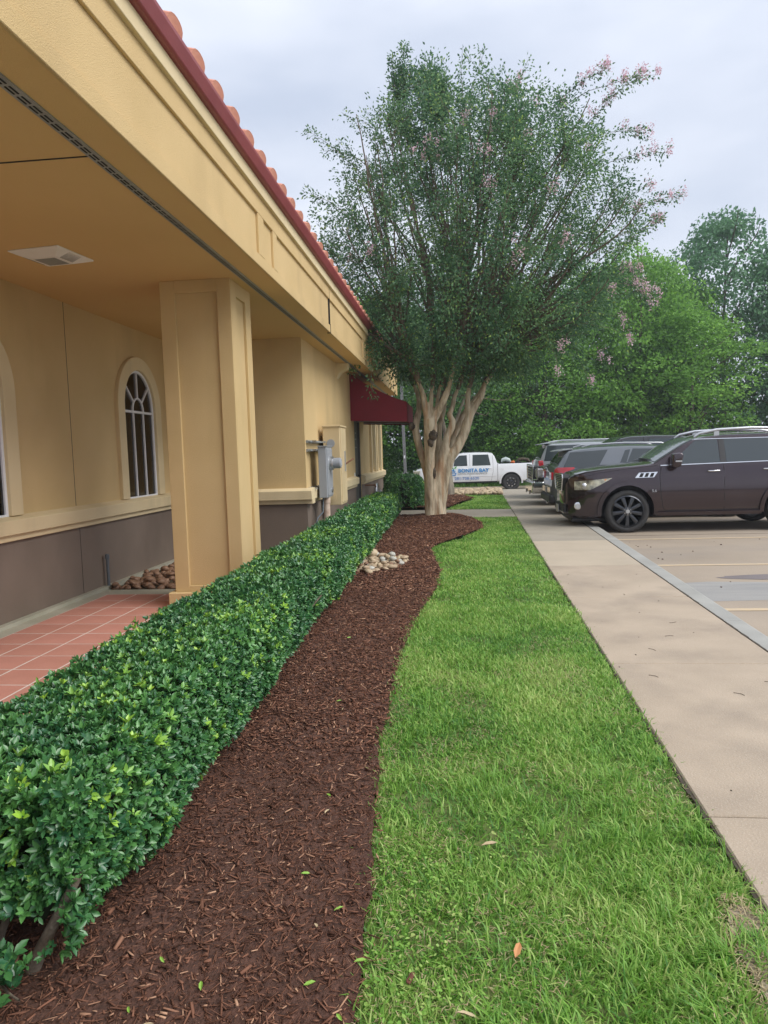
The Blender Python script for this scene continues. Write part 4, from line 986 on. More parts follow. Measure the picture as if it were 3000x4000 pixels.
seam(c, [(2.75,1.25),(2.75,.45)]).build('door_seam', M['slot'], ss); handles(c, ss, [(2.6,1.1),(3.66,1.1)], M['chrome']); mirror(ss, 1.8, .93, 1.36, M['paint_silver'])
for sg in (-1, 1):
    b = MB(); ye = sg*(c.side(3,1.9)-.08); b.tube([(2.5,ye,1.90),(2.7,ye,1.96),(4.6,ye,1.96),(4.9,ye,1.90)], .02, 8); b.build('roof_rail', M['alu'], ss, smooth=50)
    b = MB(); b.box(5.20,5.355,min(sg*.80,sg*.965),max(sg*.80,sg*.965),1.14,1.33); b.build('taillight', M['lamp_red'], ss, bevel=.02)
b = MB(); b.prism([(4.95,1.92),(5.26,1.87),(5.28,1.84),(4.95,1.87)], 'y', -.72,.72); b.build('spoiler', M['paint_silver'], ss, bevel=.01)
b = MB(); b.box(5.0,5.46,-.9,.9,.46,.68); b.build('bumper', M['paint_silver'], ss, bevel=.05, seg=2)
b = MB(); b.box(5.37,5.41,-.72,.72,.74,1.0); b.build('tailgate_panel', M['paint_silver'], ss, bevel=.02)
ss.rotation_euler = (0,0,math.pi); ss.location = (2.58+5.38, 23.75, -.118)

# ---------------- pickups
def pickup(root, paint, style, chrome_front, r=.41, cap=False):
    L = 5.85
    c = Car(top=[(0,.86),(.05,1.0),(.16,1.12),(.5,1.19),(1.0,1.235),(1.30,1.26),(1.40,1.29),(1.65,1.48),(1.98,1.74),(2.15,1.83),(2.4,1.875),(3.0,1.885),(3.6,1.87),(3.80,1.83),(3.90,1.70),(4.02,1.36),(4.04,1.33),(4.6,1.335),(5.6,1.35),(5.80,1.35),(5.85,1.32)],
            bot=[(0,.44),(.3,.40),(1.2,.42),(5.85,.46)], belt=[(0,1.08),(1.3,1.20),(2.5,1.215),(4.0,1.22),(5.85,1.25)],
            plan=[(0,.66),(.05,.80),(.15,.9),(.4,.97),(.9,1.0),(3.9,1.0),(5.7,.995),(5.85,.97)], tumble=.27, crown=.045, rtop=.06)
    finish_body(c, paint, root, (1.0, 4.66), r, bed=(4.10,5.77,-.78,.78,.85,1.6), arch_clear=.07)
    for wx in (1.0, 4.66):
        for sg in (-1, 1): make_wheel(root, wx, sg*.855, r, .27, style, sg)
        arch_flare(c, wx, r, r+.015, r+.065, r+.15, .022, paint, root)
    c.toppatch(1.42, 2.14, .93, .95).build('windscreen', M['car_glass'], root, smooth=40)
    for q in ([(1.72,1.235),(2.60,1.235),(2.58,1.75),(2.22,1.74)], [(2.84,1.235),(3.70,1.24),(3.60,1.755),(2.86,1.755)]):
        c.patch(q).build('side_window', M['car_glass'], root, smooth=40)
    seam(c, [(2.72,1.80),(2.72,.50)]).build('door_seam', M['slot'], root); seam(c, [(3.80,1.70),(3.82,1.2),(3.82,.95),(3.72,.50)]).build('door_seam', M['slot'], root)
    seam(c, [(4.03,1.30),(4.03,.50)], .010).build('door_seam', M['slot'], root); seam(c, [(1.55,1.22),(1.53,.52)]).build('door_seam', M['slot'], root)
    seam(c, [(4.06,1.30),(5.80,1.31)], .005).build('bed_rail_line', M['black'], root)
    c.patch([(1.60,.42),(4.0,.42),(4.0,.47),(1.60,.47)], .02, 12, 1, thick=.06).build('rocker_step', M['black'], root)
    c.patch([(1.6,.72),(3.95,.72),(3.95,.755),(1.6,.755)], .012, 12, 1).build('side_moulding', paint, root)
    handles(c, root, [(2.50,1.09),(3.62,1.11)], M['chrome'] if chrome_front else paint); mirror(root, 1.78, .95, 1.34, paint)
    b = MB(); b.lathe([(.08,0),(.075,-.006)], 'y', (4.25,-c.side(4.25,1.0)+.004,1.02), 18); b.build('fuel_door', paint, root, smooth=40)
    for sg in (-1, 1):
        b = MB(); b.box(5.70,5.872,min(sg*.86,sg*1.008),max(sg*.86,sg*1.008),.83,1.24); b.build('taillight', M['lamp_red'], root, bevel=.02)
    b = MB(); b.box(5.80,6.02,-.97,.97,.48,.68); b.build('rear_bumper', M['chrome'], root, bevel=.03)
    if chrome_front:
        b = MB(); b.prism([(-.98,.58),(-.80,.42),(.80,.42),(.98,.58),(.98,.74),(-.98,.74)], 'x', -.16, .16); b.build('front_bumper', M['chrome'], root, bevel=.04, seg=2)
        b = MB(); b.box(-.10,.12,-.60,.60,.76,1.13); g_ = b.build('grille', M['black'], root, bevel=.02)
        b = MB()
        for (p, q) in (((-.62,.76),(.62,.76)),((.62,.76),(.66,1.14)),((.66,1.14),(-.66,1.14)),((-.66,1.14),(-.62,.76))): b.tube([(-.11,p[0],p[1]),(-.11,q[0],q[1])], .032, 8)
        b.build('grille_surround', M['chrome'], g_, smooth=50)
        for i in range(4): b = MB(); b.tube([(-.115,-.6,.84+.07*i),(-.115,.6,.84+.07*i)], .014, 6); b.build('grille_bar', M['chrome'], g_, smooth=50)
        for sg in (-1, 1):
            b = MB(); b.box(-.07,.14,min(sg*.70,sg*.93),max(sg*.70,sg*.93),.84,1.08); hl = b.build('headlight', M['lamp_grey'], root, bevel=.03)
            b = MB(); b.tube([(-.09,sg*.70,.79),(-.02,sg*.93,.79),(-.02,sg*.93,1.10)], .022, 8); b.build('lamp_bezel', M['chrome'], hl, smooth=50)
            b = MB(); b.box(.14,.22,min(sg*.88,sg*.945),max(sg*.88,sg*.945),.92,1.04); b.build('turn_lamp', M['lamp_amber'], hl)
            b = MB(); b.tube([(-.17,sg*.45,.40),(-.17,sg*.45,.50)], .02, 8); b.build('tow_hook', M['chrome'], root)
    else:
        b = MB(); b.box(-.07,.25,-.93,.93,.50,.76); b.build('front_bumper', paint, root, bevel=.05, seg=2)
        b = MB(); b.box(-.02,.3,-.90,.90,.34,.50); b.build('lower_valance', M['black'], root, bevel=.03)
        b = MB(); b.box(-.03,.08,-.55,.55,.78,1.06); b.build('grille', M['chrome'], root, bevel=.02)
        for sg in (-1, 1):
            b = MB(); b.prism([(-.01,.80),(.30,.82),(.34,1.05),(.02,1.06)], 'y', min(sg*.60,sg*.962), max(sg*.60,sg*.962)); b.build('headlight', M['lamp_clear'], root, bevel=.02)
    return c
bt = empty('parked_pickup', label='black pickup with big chrome grille facing the walk, between the two grey SUVs', cat='pickup truck')
pickup(bt, M['paint_black'], 'multi', True)
bt.location = (2.27, 20.95, -.118); bt.scale = (1.06,1.04,1.08)
wt = empty('lawn_service_pickup', label='white crew cab pickup with blue lawn service lettering parked behind the tree', cat='pickup truck')
cw = pickup(wt, M['paint_white'], 'offroad', False)
yd = -(1.0+.016)
text_mesh('door_lettering', 'BONITA BAY', .245, M['blue'], wt, (2.16,yd,.93), (math.radians(90),0,0), .002, 1.02, .006)
text_mesh('door_lettering', 'LAWN MAINTENANCE', .115, M['grey_text'], wt, (2.14,yd,.825), (math.radians(90),0,0), .002, 1.18)
text_mesh('door_lettering', '281-738-6520', .185, M['blue2'], wt, (1.98,yd,.575), (math.radians(90),0,0), .002, 1.12)
# logo: blue b-shaped swoosh and green leaf
b = MB(); b.tube([(1.78,yd,1.02),(1.92,yd,1.05),(2.02,yd,1.00),(1.98,yd,.93),(2.06,yd,.88),(2.03,yd,.81),(1.90,yd,.79),(1.80,yd,.81)], [.008,.016,.02,.016,.02,.022,.016,.006], 6); b.tube([(1.97,yd,1.12),(1.92,yd,1.0),(1.90,yd,.86)], [.014,.018,.012], 6)
lg = b.build('logo', M['blue'], wt)
b = MB(); b.prism([(1.97,1.10),(2.0,1.19),(2.10,1.24),(2.07,1.14)], 'y', yd-.003, yd); b.prism([(1.96,1.09),(1.90,1.17),(1.86,1.16),(1.90,1.10)], 'y', yd-.003, yd); b.build('logo_leaf', M['green_text'], lg)
wt.location = (-2.03, 34.4, -.325); wt.scale = (.985,1,.98)
# things in the bed of the white pickup
g = empty('leaf_blower', label='orange and black leaf blower lying in the white pickup bed', cat='leaf blower')
b = MB(); b.tube([(0,0,0),(.05,0,.10),(.16,0,.14),(.22,0,.05)], [.06,.10,.09,.05], 10); b.build('housing', M['orange'], g, smooth=50)
b = MB(); b.lathe([(.13,-.06),(.14,0),(.13,.06)], 'y', (.36,0,.08), 18); b.tube([(.4,0,.15),(.7,0,.06),(.9,0,.02)], .03, 8); b.build('fan_case', M['black'], g, smooth=50)
g.location = (2.6, 34.0, .90); g.scale = (.8,.8,.8)
b = MB(); b.tube([(0,0,0),(.06,0,.10),(.2,.05,.14),(.34,0,.08),(.42,0,0)], [.03,.10,.12,.11,.05], 10)
o = b.build('plastic_bag', M['bag'], None, smooth=50, label='pale crumpled plastic bag on top of the white pickup bed', cat='bag'); o.location = (2.15, 33.9, 1.0)
b = MB(); b.tube([(0,0,0),(.1,0,.13),(.3,.1,.15),(.5,0,.10),(.6,0,.0)], [.04,.09,.08,.09,.04], 8)
o = b.build('debris_pile', M['soil'], None, smooth=50, label='dark pile of clippings in the white pickup bed beside the bag', cat='debris'); o.location = (2.9, 34.2, .98)
b = MB(); b.lathe([(.05,0),(.09,.02),(.09,.06),(.05,.08)], 'y', (0,0,.09), 14); b.box(-.05,.18,.0,.08,.02,.09)
o = b.build('trimmer_engine', M['orange'], None, smooth=40, label='small orange engine hanging at the tail of the white pickup', cat='tool'); o.location = (3.82, 33.7, .48)

# ================================================================ LIGHT POLE
lp = empty('parking_light_pole', label='square grey light pole on a concrete base beyond the hedge', cat='light pole')
b = MB(); b.box(-.26,.26,-.26,.26,-.35,.42); b.build('concrete_base', M['kerb'], lp, bevel=.02)
b = MB(); b.box(-.16,.16,-.16,.16,.42,.60); b.build('base_cover', M['pole'], lp, bevel=.01)
b = MB(); b.box(-.075,.075,-.075,.075,.60,8.2); b.build('shaft', M['pole'], lp, bevel=.01)
b = MB(); b.box(-.035,.035,-.085,-.075,1.35,1.5); b.build('hand_hole_cover', M['white_frame'], lp)
b = MB(); b.box(-.5,.5,-.2,.2,8.2,8.32); b.build('lamp_head', M['pole'], lp, bevel=.02)
lp.location = (-2.63, 36.8, -.05); lp.rotation_euler = (0,-.02,0)

for rt in (suv, gs, ss, bt, wt): split_y(rt, VEH_PARTS)
# ================================================================ MAIN CRAPE MYRTLE
limbs = {
 'A': [(-0.56,16.48,-.1,.13),(-0.61,16.5,.6,.125),(-0.67,16.5,1.03,.11),(-0.76,16.45,1.4,.10),(-0.85,16.4,1.79,.098),(-0.91,16.4,2.09,.105),(-0.90,16.4,2.26,.09),(-0.84,16.5,2.54,.075),(-0.82,16.5,2.78,.07),(-0.88,16.6,3.04,.06),(-0.97,16.7,3.27,.05)],
 'B': [(-0.60,16.38,-.1,.15),(-0.60,16.35,.5,.14),(-0.60,16.3,1.14,.135),(-0.60,16.25,1.57,.135),(-0.57,16.25,1.89,.165),(-0.56,16.2,2.2,.17),(-0.57,16.2,2.36,.16)],
 'B1': [(-0.60,16.2,2.34,.10),(-0.67,16.15,2.56,.085),(-0.69,16.1,2.83,.075),(-0.73,16.0,2.98,.065),(-0.82,15.9,3.2,.05)],
 'B2': [(-0.57,16.2,2.34,.08),(-0.54,16.2,2.66,.06),(-0.52,16.2,2.93,.052),(-0.48,16.2,3.2,.045)],
 'B3': [(-0.54,16.2,2.25,.12),(-0.43,16.2,2.43,.105),(-0.31,16.15,2.63,.09),(-0.20,16.1,2.85,.078),(-0.10,16.1,3.09,.065),(-0.03,16.0,3.37,.055),(0.02,16.0,3.61,.048)],
 'B4': [(-0.43,16.22,2.4,.07),(-0.40,16.3,2.7,.055),(-0.35,16.3,3.0,.05),(-0.25,16.4,3.21,.045)],
 'C': [(-0.44,16.5,-.1,.17),(-0.42,16.5,.59,.17),(-0.40,16.5,1.02,.15),(-0.33,16.5,1.35,.135),(-0.24,16.5,1.71,.105),(-0.19,16.5,1.96,.095),(-0.08,16.5,2.17,.095),(-0.06,16.5,2.3,.09),(-0.13,16.5,2.45,.075),(-0.05,16.55,2.62,.065),(0.0,16.6,2.84,.055),(0.13,16.6,3.13,.05)],
 'D': [(-0.39,16.5,-.1,.14),(-0.36,16.5,.6,.135),(-0.25,16.5,1.10,.135),(-0.12,16.5,1.45,.125),(0.06,16.55,1.72,.12),(0.20,16.6,2.0,.125),(0.28,16.6,2.23,.13),(0.35,16.6,2.42,.11),(0.48,16.6,2.63,.09),(0.61,16.6,2.84,.08),(0.70,16.6,3.11,.07),(0.86,16.6,3.35,.055)],
 'D2': [(0.33,16.6,2.36,.085),(0.29,16.6,2.61,.07),(0.31,16.6,2.87,.06),(0.37,16.6,3.16,.05)],
 'E': [(-0.44,16.72,.2,.13),(-0.45,16.8,1.24,.10),(-0.40,16.85,1.78,.085),(-0.37,16.9,2.22,.075),(-0.28,17.0,2.53,.07),(-0.22,17.0,2.88,.06),(-0.15,17.0,3.18,.05)],
 'F': [(-0.35,16.75,.4,.12),(-0.17,16.9,1.45,.09),(-0.07,17.0,1.88,.08),(0.18,17.1,2.43,.075),(0.53,17.2,2.86,.065),(0.75,17.2,3.2,.05)],
}
# root flare
def crape_trunk(limbs, name, parent, center, voxel=.024, mats=None):
    b = MB()
    for k_, L_ in limbs.items():
        b.tube([p[:3] for p in L_], [p[3]*.92 for p in L_], 12)
    for i in range(9):
        a = 2*math.pi*i/9+.3; cx, cy = center[0]+math.cos(a)*.12, center[1]+math.sin(a)*.11
        b.tube([(cx-math.cos(a)*.05,cy-math.sin(a)*.05,.9),(cx,cy,.4),(cx+math.cos(a)*.02,cy+math.sin(a)*.02,.08),(cx+math.cos(a)*.07,cy+math.sin(a)*.07,-.15)], [.05,.09,.10,.10], 8)
    me = b.mesh('t')
    o = bpy.data.objects.new('t', me); COL.objects.link(o)
    md = o.modifiers.new('r', 'REMESH'); md.mode = 'VOXEL'; md.voxel_size = voxel; md.use_smooth_shade = True
    ms = o.modifiers.new('s', 'SMOOTH'); ms.iterations = 5; ms.factor = .6
    dg = bpy.context.evaluated_depsgraph_get(); dg.update(); r = bpy.data.meshes.new_from_object(o.evaluated_get(dg)); bpy.data.objects.remove(o)
    for v in r.vertices:
        p = v.co; n = v.normal
        q = Vector((p.x*9, p.y*9, p.z*1.5)); q2 = Vector((p.x*22, p.y*22, p.z*4))
        low = max(0, 1-p.z/1.6)
        v.co = p + n*((.016+.022*low)*mnoise.noise(q) + .006*mnoise.noise(q2))
    r.polygons.foreach_set('use_smooth', [True]*len(r.polygons)); r.update()
    r.materials.clear()
    return link(name, r, mats or M['bark'], parent)
tree = empty('crape_myrtle_tree', label='large crape myrtle with peeling multi stem trunk and pink blossoms rising from the mulch bed', cat='tree')
crape_trunk(limbs, 'trunk', tree, (-.46,16.5))
# knots
for (c_, s_) in (((-1.0,16.33,2.2),(.075,.07,.10)), ((-.50,16.10,1.98),(.10,.06,.12)), ((-.56,16.12,1.82),(.07,.05,.11)), ((-.51,16.26,1.12),(.05,.05,.14))):
    bm = bmesh.new(); bmesh.ops.create_icosphere(bm, subdivisions=3, radius=1)
    for v in bm.verts: v.co *= 1+.35*mnoise.noise(v.co*2.2+Vector(c_)); v.co = Vector((v.co.x*s_[0], v.co.y*s_[1], v.co.z*s_[2]))+Vector(c_)
    me = bpy.data.meshes.new('knot'); bm.to_mesh(me); bm.free(); smooth_by_angle(me, 80); link('knot', me, M['knot'], tree)

def bez(p0, p1, p2, p3, n):
    t = np.linspace(0,1,n)[:,None]; return (1-t)**3*p0 + 3*(1-t)**2*t*p1 + 3*(1-t)*t**2*p2 + t**3*p3
def tubes_mesh(name, paths, n=3):
    """many tapered tubes joined in one mesh; paths = list of (pts Kx3, r0, r1)"""
    vs = []; fs = []; o = 0
    for P, r0, r1 in paths:
        K = len(P); d = np.gradient(P, axis=0); d /= np.maximum(np.linalg.norm(d,axis=1,keepdims=True),1e-9)
        ref = np.array([.3,.9,.1]) if abs(d[0][2]) > .8 else np.array([0,0,1.])
        a = np.cross(d, ref); a /= np.maximum(np.linalg.norm(a,axis=1,keepdims=True),1e-9); c = np.cross(d, a)
        rad = np.linspace(r0, r1, K)[:,None,None]; th = np.arange(n)*2*math.pi/n
        ring = P[:,None,:] + rad*(a[:,None,:]*np.cos(th)[None,:,None] + c[:,None,:]*np.sin(th)[None,:,None])
        vs.append(ring.reshape(-1,3))
        i = np.arange(K-1)[:,None]*n; k = np.arange(n)[None,:]; k2 = (k+1)%n
        fs.append(np.stack([i+k, i+k2, i+n+k2, i+n+k], -1).reshape(-1,4)+o); o += K*n
    V = np.concatenate(vs); F = np.concatenate(fs)
    me = bpy.data.meshes.new(name); me.vertices.add(len(V)); me.vertices.foreach_set('co', V.astype(np.float32).ravel())
    me.loops.add(F.size); me.loops.foreach_set('vertex_index', F.astype(np.int32).ravel())
    me.polygons.add(len(F)); me.polygons.foreach_set('loop_start', (np.arange(len(F))*4).astype(np.int32)); me.polygons.foreach_set('loop_total', np.full(len(F),4,np.int32))
    me.polygons.foreach_set('use_smooth', np.ones(len(F),bool)); me.update(calc_edges=True)
    return me
# crown envelope at tree depth: z -> (x left, x right)
ENV = [(2.9,-.9,1.2),(3.4,-1.7,2.3),(3.9,-2.35,3.2),(4.5,-2.6,3.75),(5.1,-2.8,4.0),(5.7,-3.0,4.25),(6.3,-3.1,4.45),(6.9,-3.0,4.3),(7.5,-2.7,4.2),(8.1,-2.35,3.7),(8.7,-2.3,3.3),(9.3,-2.0,2.6),(9.9,-1.5,.9),(10.6,-1.0,-.4)]
ENV = [(3.0+(e[0]-3.0)*.945, e[1]*.97, e[2]*.93) for e in ENV]
def env(z): return interp(z, [(e[0],e[1]) for e in ENV]), interp(z, [(e[0],e[2]) for e in ENV])
CY = 16.6
tips = [(np.array(limbs[k][-1][:3]), np.array(limbs[k][-1][:3])-np.array(limbs[k][-2][:3])) for k in ('A','B1','B2','B3','B4','C','D','D2','E','F')]
BASE = np.array([-.25,16.5,1.6])
mains = []   # polylines
rg = np.random.default_rng(3)
def env_point(fr_lo, fr_hi, zlo=3.6, zhi=10.3, pw=1.0):
    while True:
        z = zlo+(zhi-zlo)*rg.random()**pw; l, r = env(z)
        if rg.random() < (r-l)/6.6+.12: break
    cx, hw = (l+r)/2, (r-l)/2
    a = rg.random()*2*math.pi; f = fr_lo+(fr_hi-fr_lo)*rg.random()**.6
    return np.array([cx+hw*f*math.cos(a), CY+min(hw,3.3)*.95*f*math.sin(a), z])
for i in range(165):
    t = env_point(.1,.95,3.9,9.7,1.0)
    if i > 115:   # fill the wide lawn-side reach
        z_ = 4.2+4.6*rg.random(); l_, r_ = env(z_); t = np.array([r_*rg.uniform(.55,.95) if i % 3 else l_*rg.uniform(.6,.95), CY+rg.uniform(-2.2,2.2), z_])
    sc = []
    for (p, d) in tips:
        v = t-p; sc.append(-abs(math.atan2(v[0], v[2]) - math.atan2(p[0]-BASE[0], p[2]-BASE[2])) - .25*abs(v[1]-p[1]+CY) + rg.random()*.5)
    p, d = tips[int(np.argmax(sc))]; d = d/np.linalg.norm(d)
    dist = np.linalg.norm(t-p)
    P = bez(p-d*.12, p+d*dist*.35+np.array([0,0,dist*.12]), t-np.array([(t[0]-p[0])*.25,(t[1]-p[1])*.25,dist*.28]), t, 14)
    P[1:-1] += rg.normal(size=(12,3))*.022
    mains.append((P, .045*rg.uniform(.7,1.15), .009))
link('branches', tubes_mesh('branches', mains, 6), M['twig'], tree)
allp = np.concatenate([m_[0][3:] for m_ in mains]); alld = np.concatenate([np.gradient(m_[0],axis=0)[3:] for m_ in mains])
alld /= np.linalg.norm(alld,axis=1,keepdims=True)
twigs = []; LP = []; LD = []; LT = []; flowers = []
def add_twig(p, t, d, n_leaf, r0=.009, spread=.13, drop=0.0, droop=.3):
    dist = np.linalg.norm(t-p)
    P = bez(p, p+d*dist*.4, t-(t-p)*.3+np.array([0,0,dist*.12]), t-np.array([0,0,drop]), 8); P[1:-1] += rg.normal(size=(6,3))*.015
    twigs.append((P, r0, .0028))
    u = rg.random(n_leaf)**.75*.88+.12; idx = np.minimum((u*7).astype(int),6); fr = (u*7-idx)[:,None]
    pos = P[idx]*(1-fr)+P[idx+1]*fr; g_ = P[np.minimum(idx+1,7)]-P[idx]; g_ = nrm(g_)
    off = rg.normal(size=(n_leaf,3))*spread*(.45+.9*u[:,None]); off -= g_*(off*g_).sum(1,keepdims=True)*.4
    pos = pos+off; LP.append(pos); LD.append(nrm(off/spread*.6+g_*.7-np.array([0,0,droop])+rg.normal(size=(n_leaf,3))*.5))
    return P
def near(t, k=30):
    v = t-allp; dd = np.linalg.norm(v,axis=1); al = (v*alld).sum(1)/np.maximum(dd,1e-6)
    s = dd - .9*al + .3*rg.random(len(dd)); s[v[:,2] < -.1] += 1.5; return int(np.argmin(s))
NT = 1010
for i in range(NT):
    t = env_point(.1,1.05,3.1,10.3,1.08)
    q = near(t); p, d = allp[q], alld[q]
    v = t-p; dist = np.linalg.norm(v)
    if dist > 1.9: t = p+v/dist*1.9; dist = 1.9
    out = abs((t[0]-.6)/3.8)
    add_twig(p, t, d, int(95+dist*30))
# sprays reaching past the crown
def spray(p, t, n, fl=0, sag=.0):
    p = np.array(p); t = np.array(t); t[2] = 3+(t[2]-3)*.945; t[0] *= (.93 if t[0] > 0 else .97); q = int(np.argmin(np.linalg.norm(allp-p,axis=1))); p = allp[q]
    d = (t-p)/np.linalg.norm(t-p); d = nrm((d+np.array([0,0,.5]))[None])[0]
    P = add_twig(p, t, d, int(n*1.2), .010, .05, sag)
    for k in range(fl):
        s = P[-1-(k//3)%4] + rg.normal(size=3)*.05; flowers.append(s+np.array([0,0,.07]))
spray((-2.0,16.2,7.6),(-3.3,16.1,9.15),150); spray((-2.2,16.2,7.9),(-2.9,16.2,8.7),90)
spray((-1,16.3,9.3),(-.95,16.3,11.0),200); spray((-1,16.3,9.5),(-1.25,16.2,10.7),140); spray((-.6,16.4,9.2),(-.35,16.3,10.2),140)
spray((2.2,16.5,8.0),(4.4,16.3,9.85),240,14); spray((2.4,16.5,8.6),(3.7,16.3,10.1),160,14); spray((3.2,16.3,9.2),(4.75,16.1,9.75),110,10); spray((1,16.5,9),(1.6,16.5,10.1),150,6); spray((2.6,16.5,8.0),(4.6,16.3,8.6),200,8); spray((3.2,16.4,7.4),(5.0,16.2,8.1),160,8)
spray((3.3,16.4,6.4),(5.3,16.2,7.15),170,8); spray((3.5,16.4,6),(4.9,16.2,6.7),150,8); spray((3,16.3,5.4),(4.6,16.0,5.0),140,10,.3); spray((2.9,16.3,5.2),(4.3,16,5.5),150,8)
spray((-2.6,15.9,6.2),(-3.5,15.8,6.6),150); spray((-2.5,15.9,5.4),(-3.3,15.6,5.8),130); spray((-2.5,16,6.9),(-3.35,15.9,7.7),140); spray((-2.4,16,4.4),(-2.9,15.4,4.4),120,0,.2); spray((-1.9,15.8,4.2),(-2.2,14.6,3.45),130,0,.2); spray((-1.8,15.6,4.1),(-1.75,14.4,3.0),100,0,.35); spray((-1.6,15.8,4.2),(-1.7,14.9,3.7),120,0,.2)
spray((.6,15.6,4.6),(1.0,14.2,4.1),150,0,.5); spray((-.4,15.6,4.6),(-.5,14.3,4.3),150,0,.4); spray((1.6,15.8,4.4),(2.3,14.8,3.6),160,2,.5); spray((2.2,16.4,4.2),(3.2,16.2,3.3),160,3,.3); spray((1.2,16.2,4.2),(1.7,15.9,3.0),130,0,.4); spray((-.2,15.4,5.4),(.2,13.9,5.6),120,0,.6)
for i in range(34):   # short shoots breaking the outline
    z_ = rg.uniform(5.0,9.6); l_, r_ = env(z_); sd_ = -1 if i % 2 else 1; xe = (l_ if sd_ < 0 else r_)*rg.uniform(.75,1.0)
    if i > 17: xe = rg.uniform(-1.6,2.6); z_ = 3+(interp(xe, [(-2.2,8.4),(-1.2,10.0),(-.4,10.1),(.8,9.6),(1.8,9.3),(2.8,8.7)])-3)*.945
    yy = CY+rg.uniform(-1.6,1.0); d_ = np.array([.55*sd_ if i <= 17 else rg.uniform(-.35,.5), rg.uniform(-.3,.2), rg.uniform(.35,.8)])
    a_ = np.array([xe, yy, z_])-d_*.7; add_twig(allp[near(a_)], a_+d_*1.25, nrm(d_[None])[0], 70, .006, .045)
for (x_,z_) in ((1.9,9.3),(1.55,9.6),(.4,9.0),(.75,8.3),(-.3,8.45),(-.6,8.4),(.85,7.6),(2.6,9.3),(3.1,9.0),(3.0,8.2),(1.0,8.9),(-2.3,6.2),(-1.9,6.3),(1.6,6.0),(2.6,6.3),(1.7,8.6),(2.3,7.4),(4.1,6.9),(4.4,7.3),(3.6,5.2),(4.2,5.15),(4.45,5.0),(3.8,4.4),(4.0,4.0),(2.4,3.9),(3.3,3.6)):
    l,r = env(z_); yy = CY-min((r-l)/2,3.3)*.9*math.sqrt(max(.02,1-((x_-(l+r)/2)/((r-l)/2))**2)); k_ = 1/(16.55/ max(yy,12))
    q = np.array([x_*yy/16.55, yy, 1.6+(z_-1.6)*yy/16.55]); flowers += [q+rg.normal(size=3)*.075 for _ in range(3)]
    add_twig(allp[near(q)], q, np.array([0,-.5,.8]), 60)
link('twigs', tubes_mesh('twigs', twigs, 3), M['twig'], tree)
LEAF_T = ([(0,0,0),(.45,-.5,.10),(1,0,-.06),(.45,.5,.10)], [(0,1,2),(0,2,3)])
def leaves(name, P, D, Ln, Wd, tint, m, parent, up=None, tmpl=LEAF_T, **k):
    n = len(P); U = nrm(rvec(n)*.75 + (up if up is not None else np.array([0,0,.7]))); X, Y, Z = frames(D, U)
    me = inst_mesh(name, tmpl[0], tmpl[1], P, X*Ln[:,None], Y*Wd[:,None], Z*Ln[:,None], tint)
    return link(name, me, m, parent, **k)
P = np.concatenate(LP); D = np.concatenate(LD); n = len(P)
sel = P[:,2] > 2.7; P, D = P[sel], D[sel]; n = len(P)
cl = noise_arr(P[::1], .9) if n < 150000 else RNG.random(n)
tint = np.clip(.30 + .35*cl + .17*RNG.normal(size=n), 0, 1); tint[RNG.random(n) < .035] = .95
leaves('leaves', P, D, RNG.uniform(.055,.088,n), RNG.uniform(.032,.048,n), tint, M['crape_leaf'], tree, kind='stuff')
print('crape leaves', n)
fp_ = []; 
for c_ in flowers:
    k = 24; fp_.append(c_ + rg.normal(size=(k,3))*np.array([.038,.038,.06]))
P = np.concatenate(fp_); n = len(P)
leaves('blossoms', P, rvec(n), RNG.uniform(.03,.05,n), RNG.uniform(.028,.04,n), RNG.random(n), M['blossom'], tree, kind='stuff')
rehome(tree, (-.46,16.5,0))
# second crape myrtle further back
tr2 = empty('crape_myrtle_tree', label='second crape myrtle, pale grey trunk hidden right behind the big one', cat='tree')
l2 = {'a': [(-.30,25.2,-.1,.16),(-.30,25.2,1.2,.13),(-.34,25.2,2.2,.10),(-.6,25.2,3.4,.07)], 'b': [(-.26,25.2,.2,.10),(-.20,25.2,1.4,.08),(.0,25.2,2.6,.07),(.5,25.2,3.8,.05)]}
crape_trunk(l2, 'trunk', tr2, (-.30,25.2), .03, M['bark_grey'])
n = 16000; u = rvec(n)*RNG.uniform(.55,1.05,(n,1)); P = np.array([-.2,25.2,5.6])+u*np.array([2.6,2.4,2.4]); P += .35*rvec(n)
leaves('leaves', P, nrm(u+rvec(n)*.8), RNG.uniform(.08,.12,n), RNG.uniform(.05,.07,n), np.clip(.35+.2*RNG.normal(size=n),0,1), M['crape_leaf'], tr2, kind='stuff')
paths = []
for i in range(40):
    t = np.array([-.2,25.2,5.6])+rg.normal(size=3)*np.array([1.4,1.2,1.1]); p = np.array([-.55,25.2,3.3]) if i%2 else np.array([.45,25.2,3.7])
    paths.append((bez(p, p+[0,0,.8], t-[0,0,.6], t, 8), .035, .008))
link('branches', tubes_mesh('branches', paths, 4), M['twig'], tr2); rehome(tr2, (-.3,25.2,0))

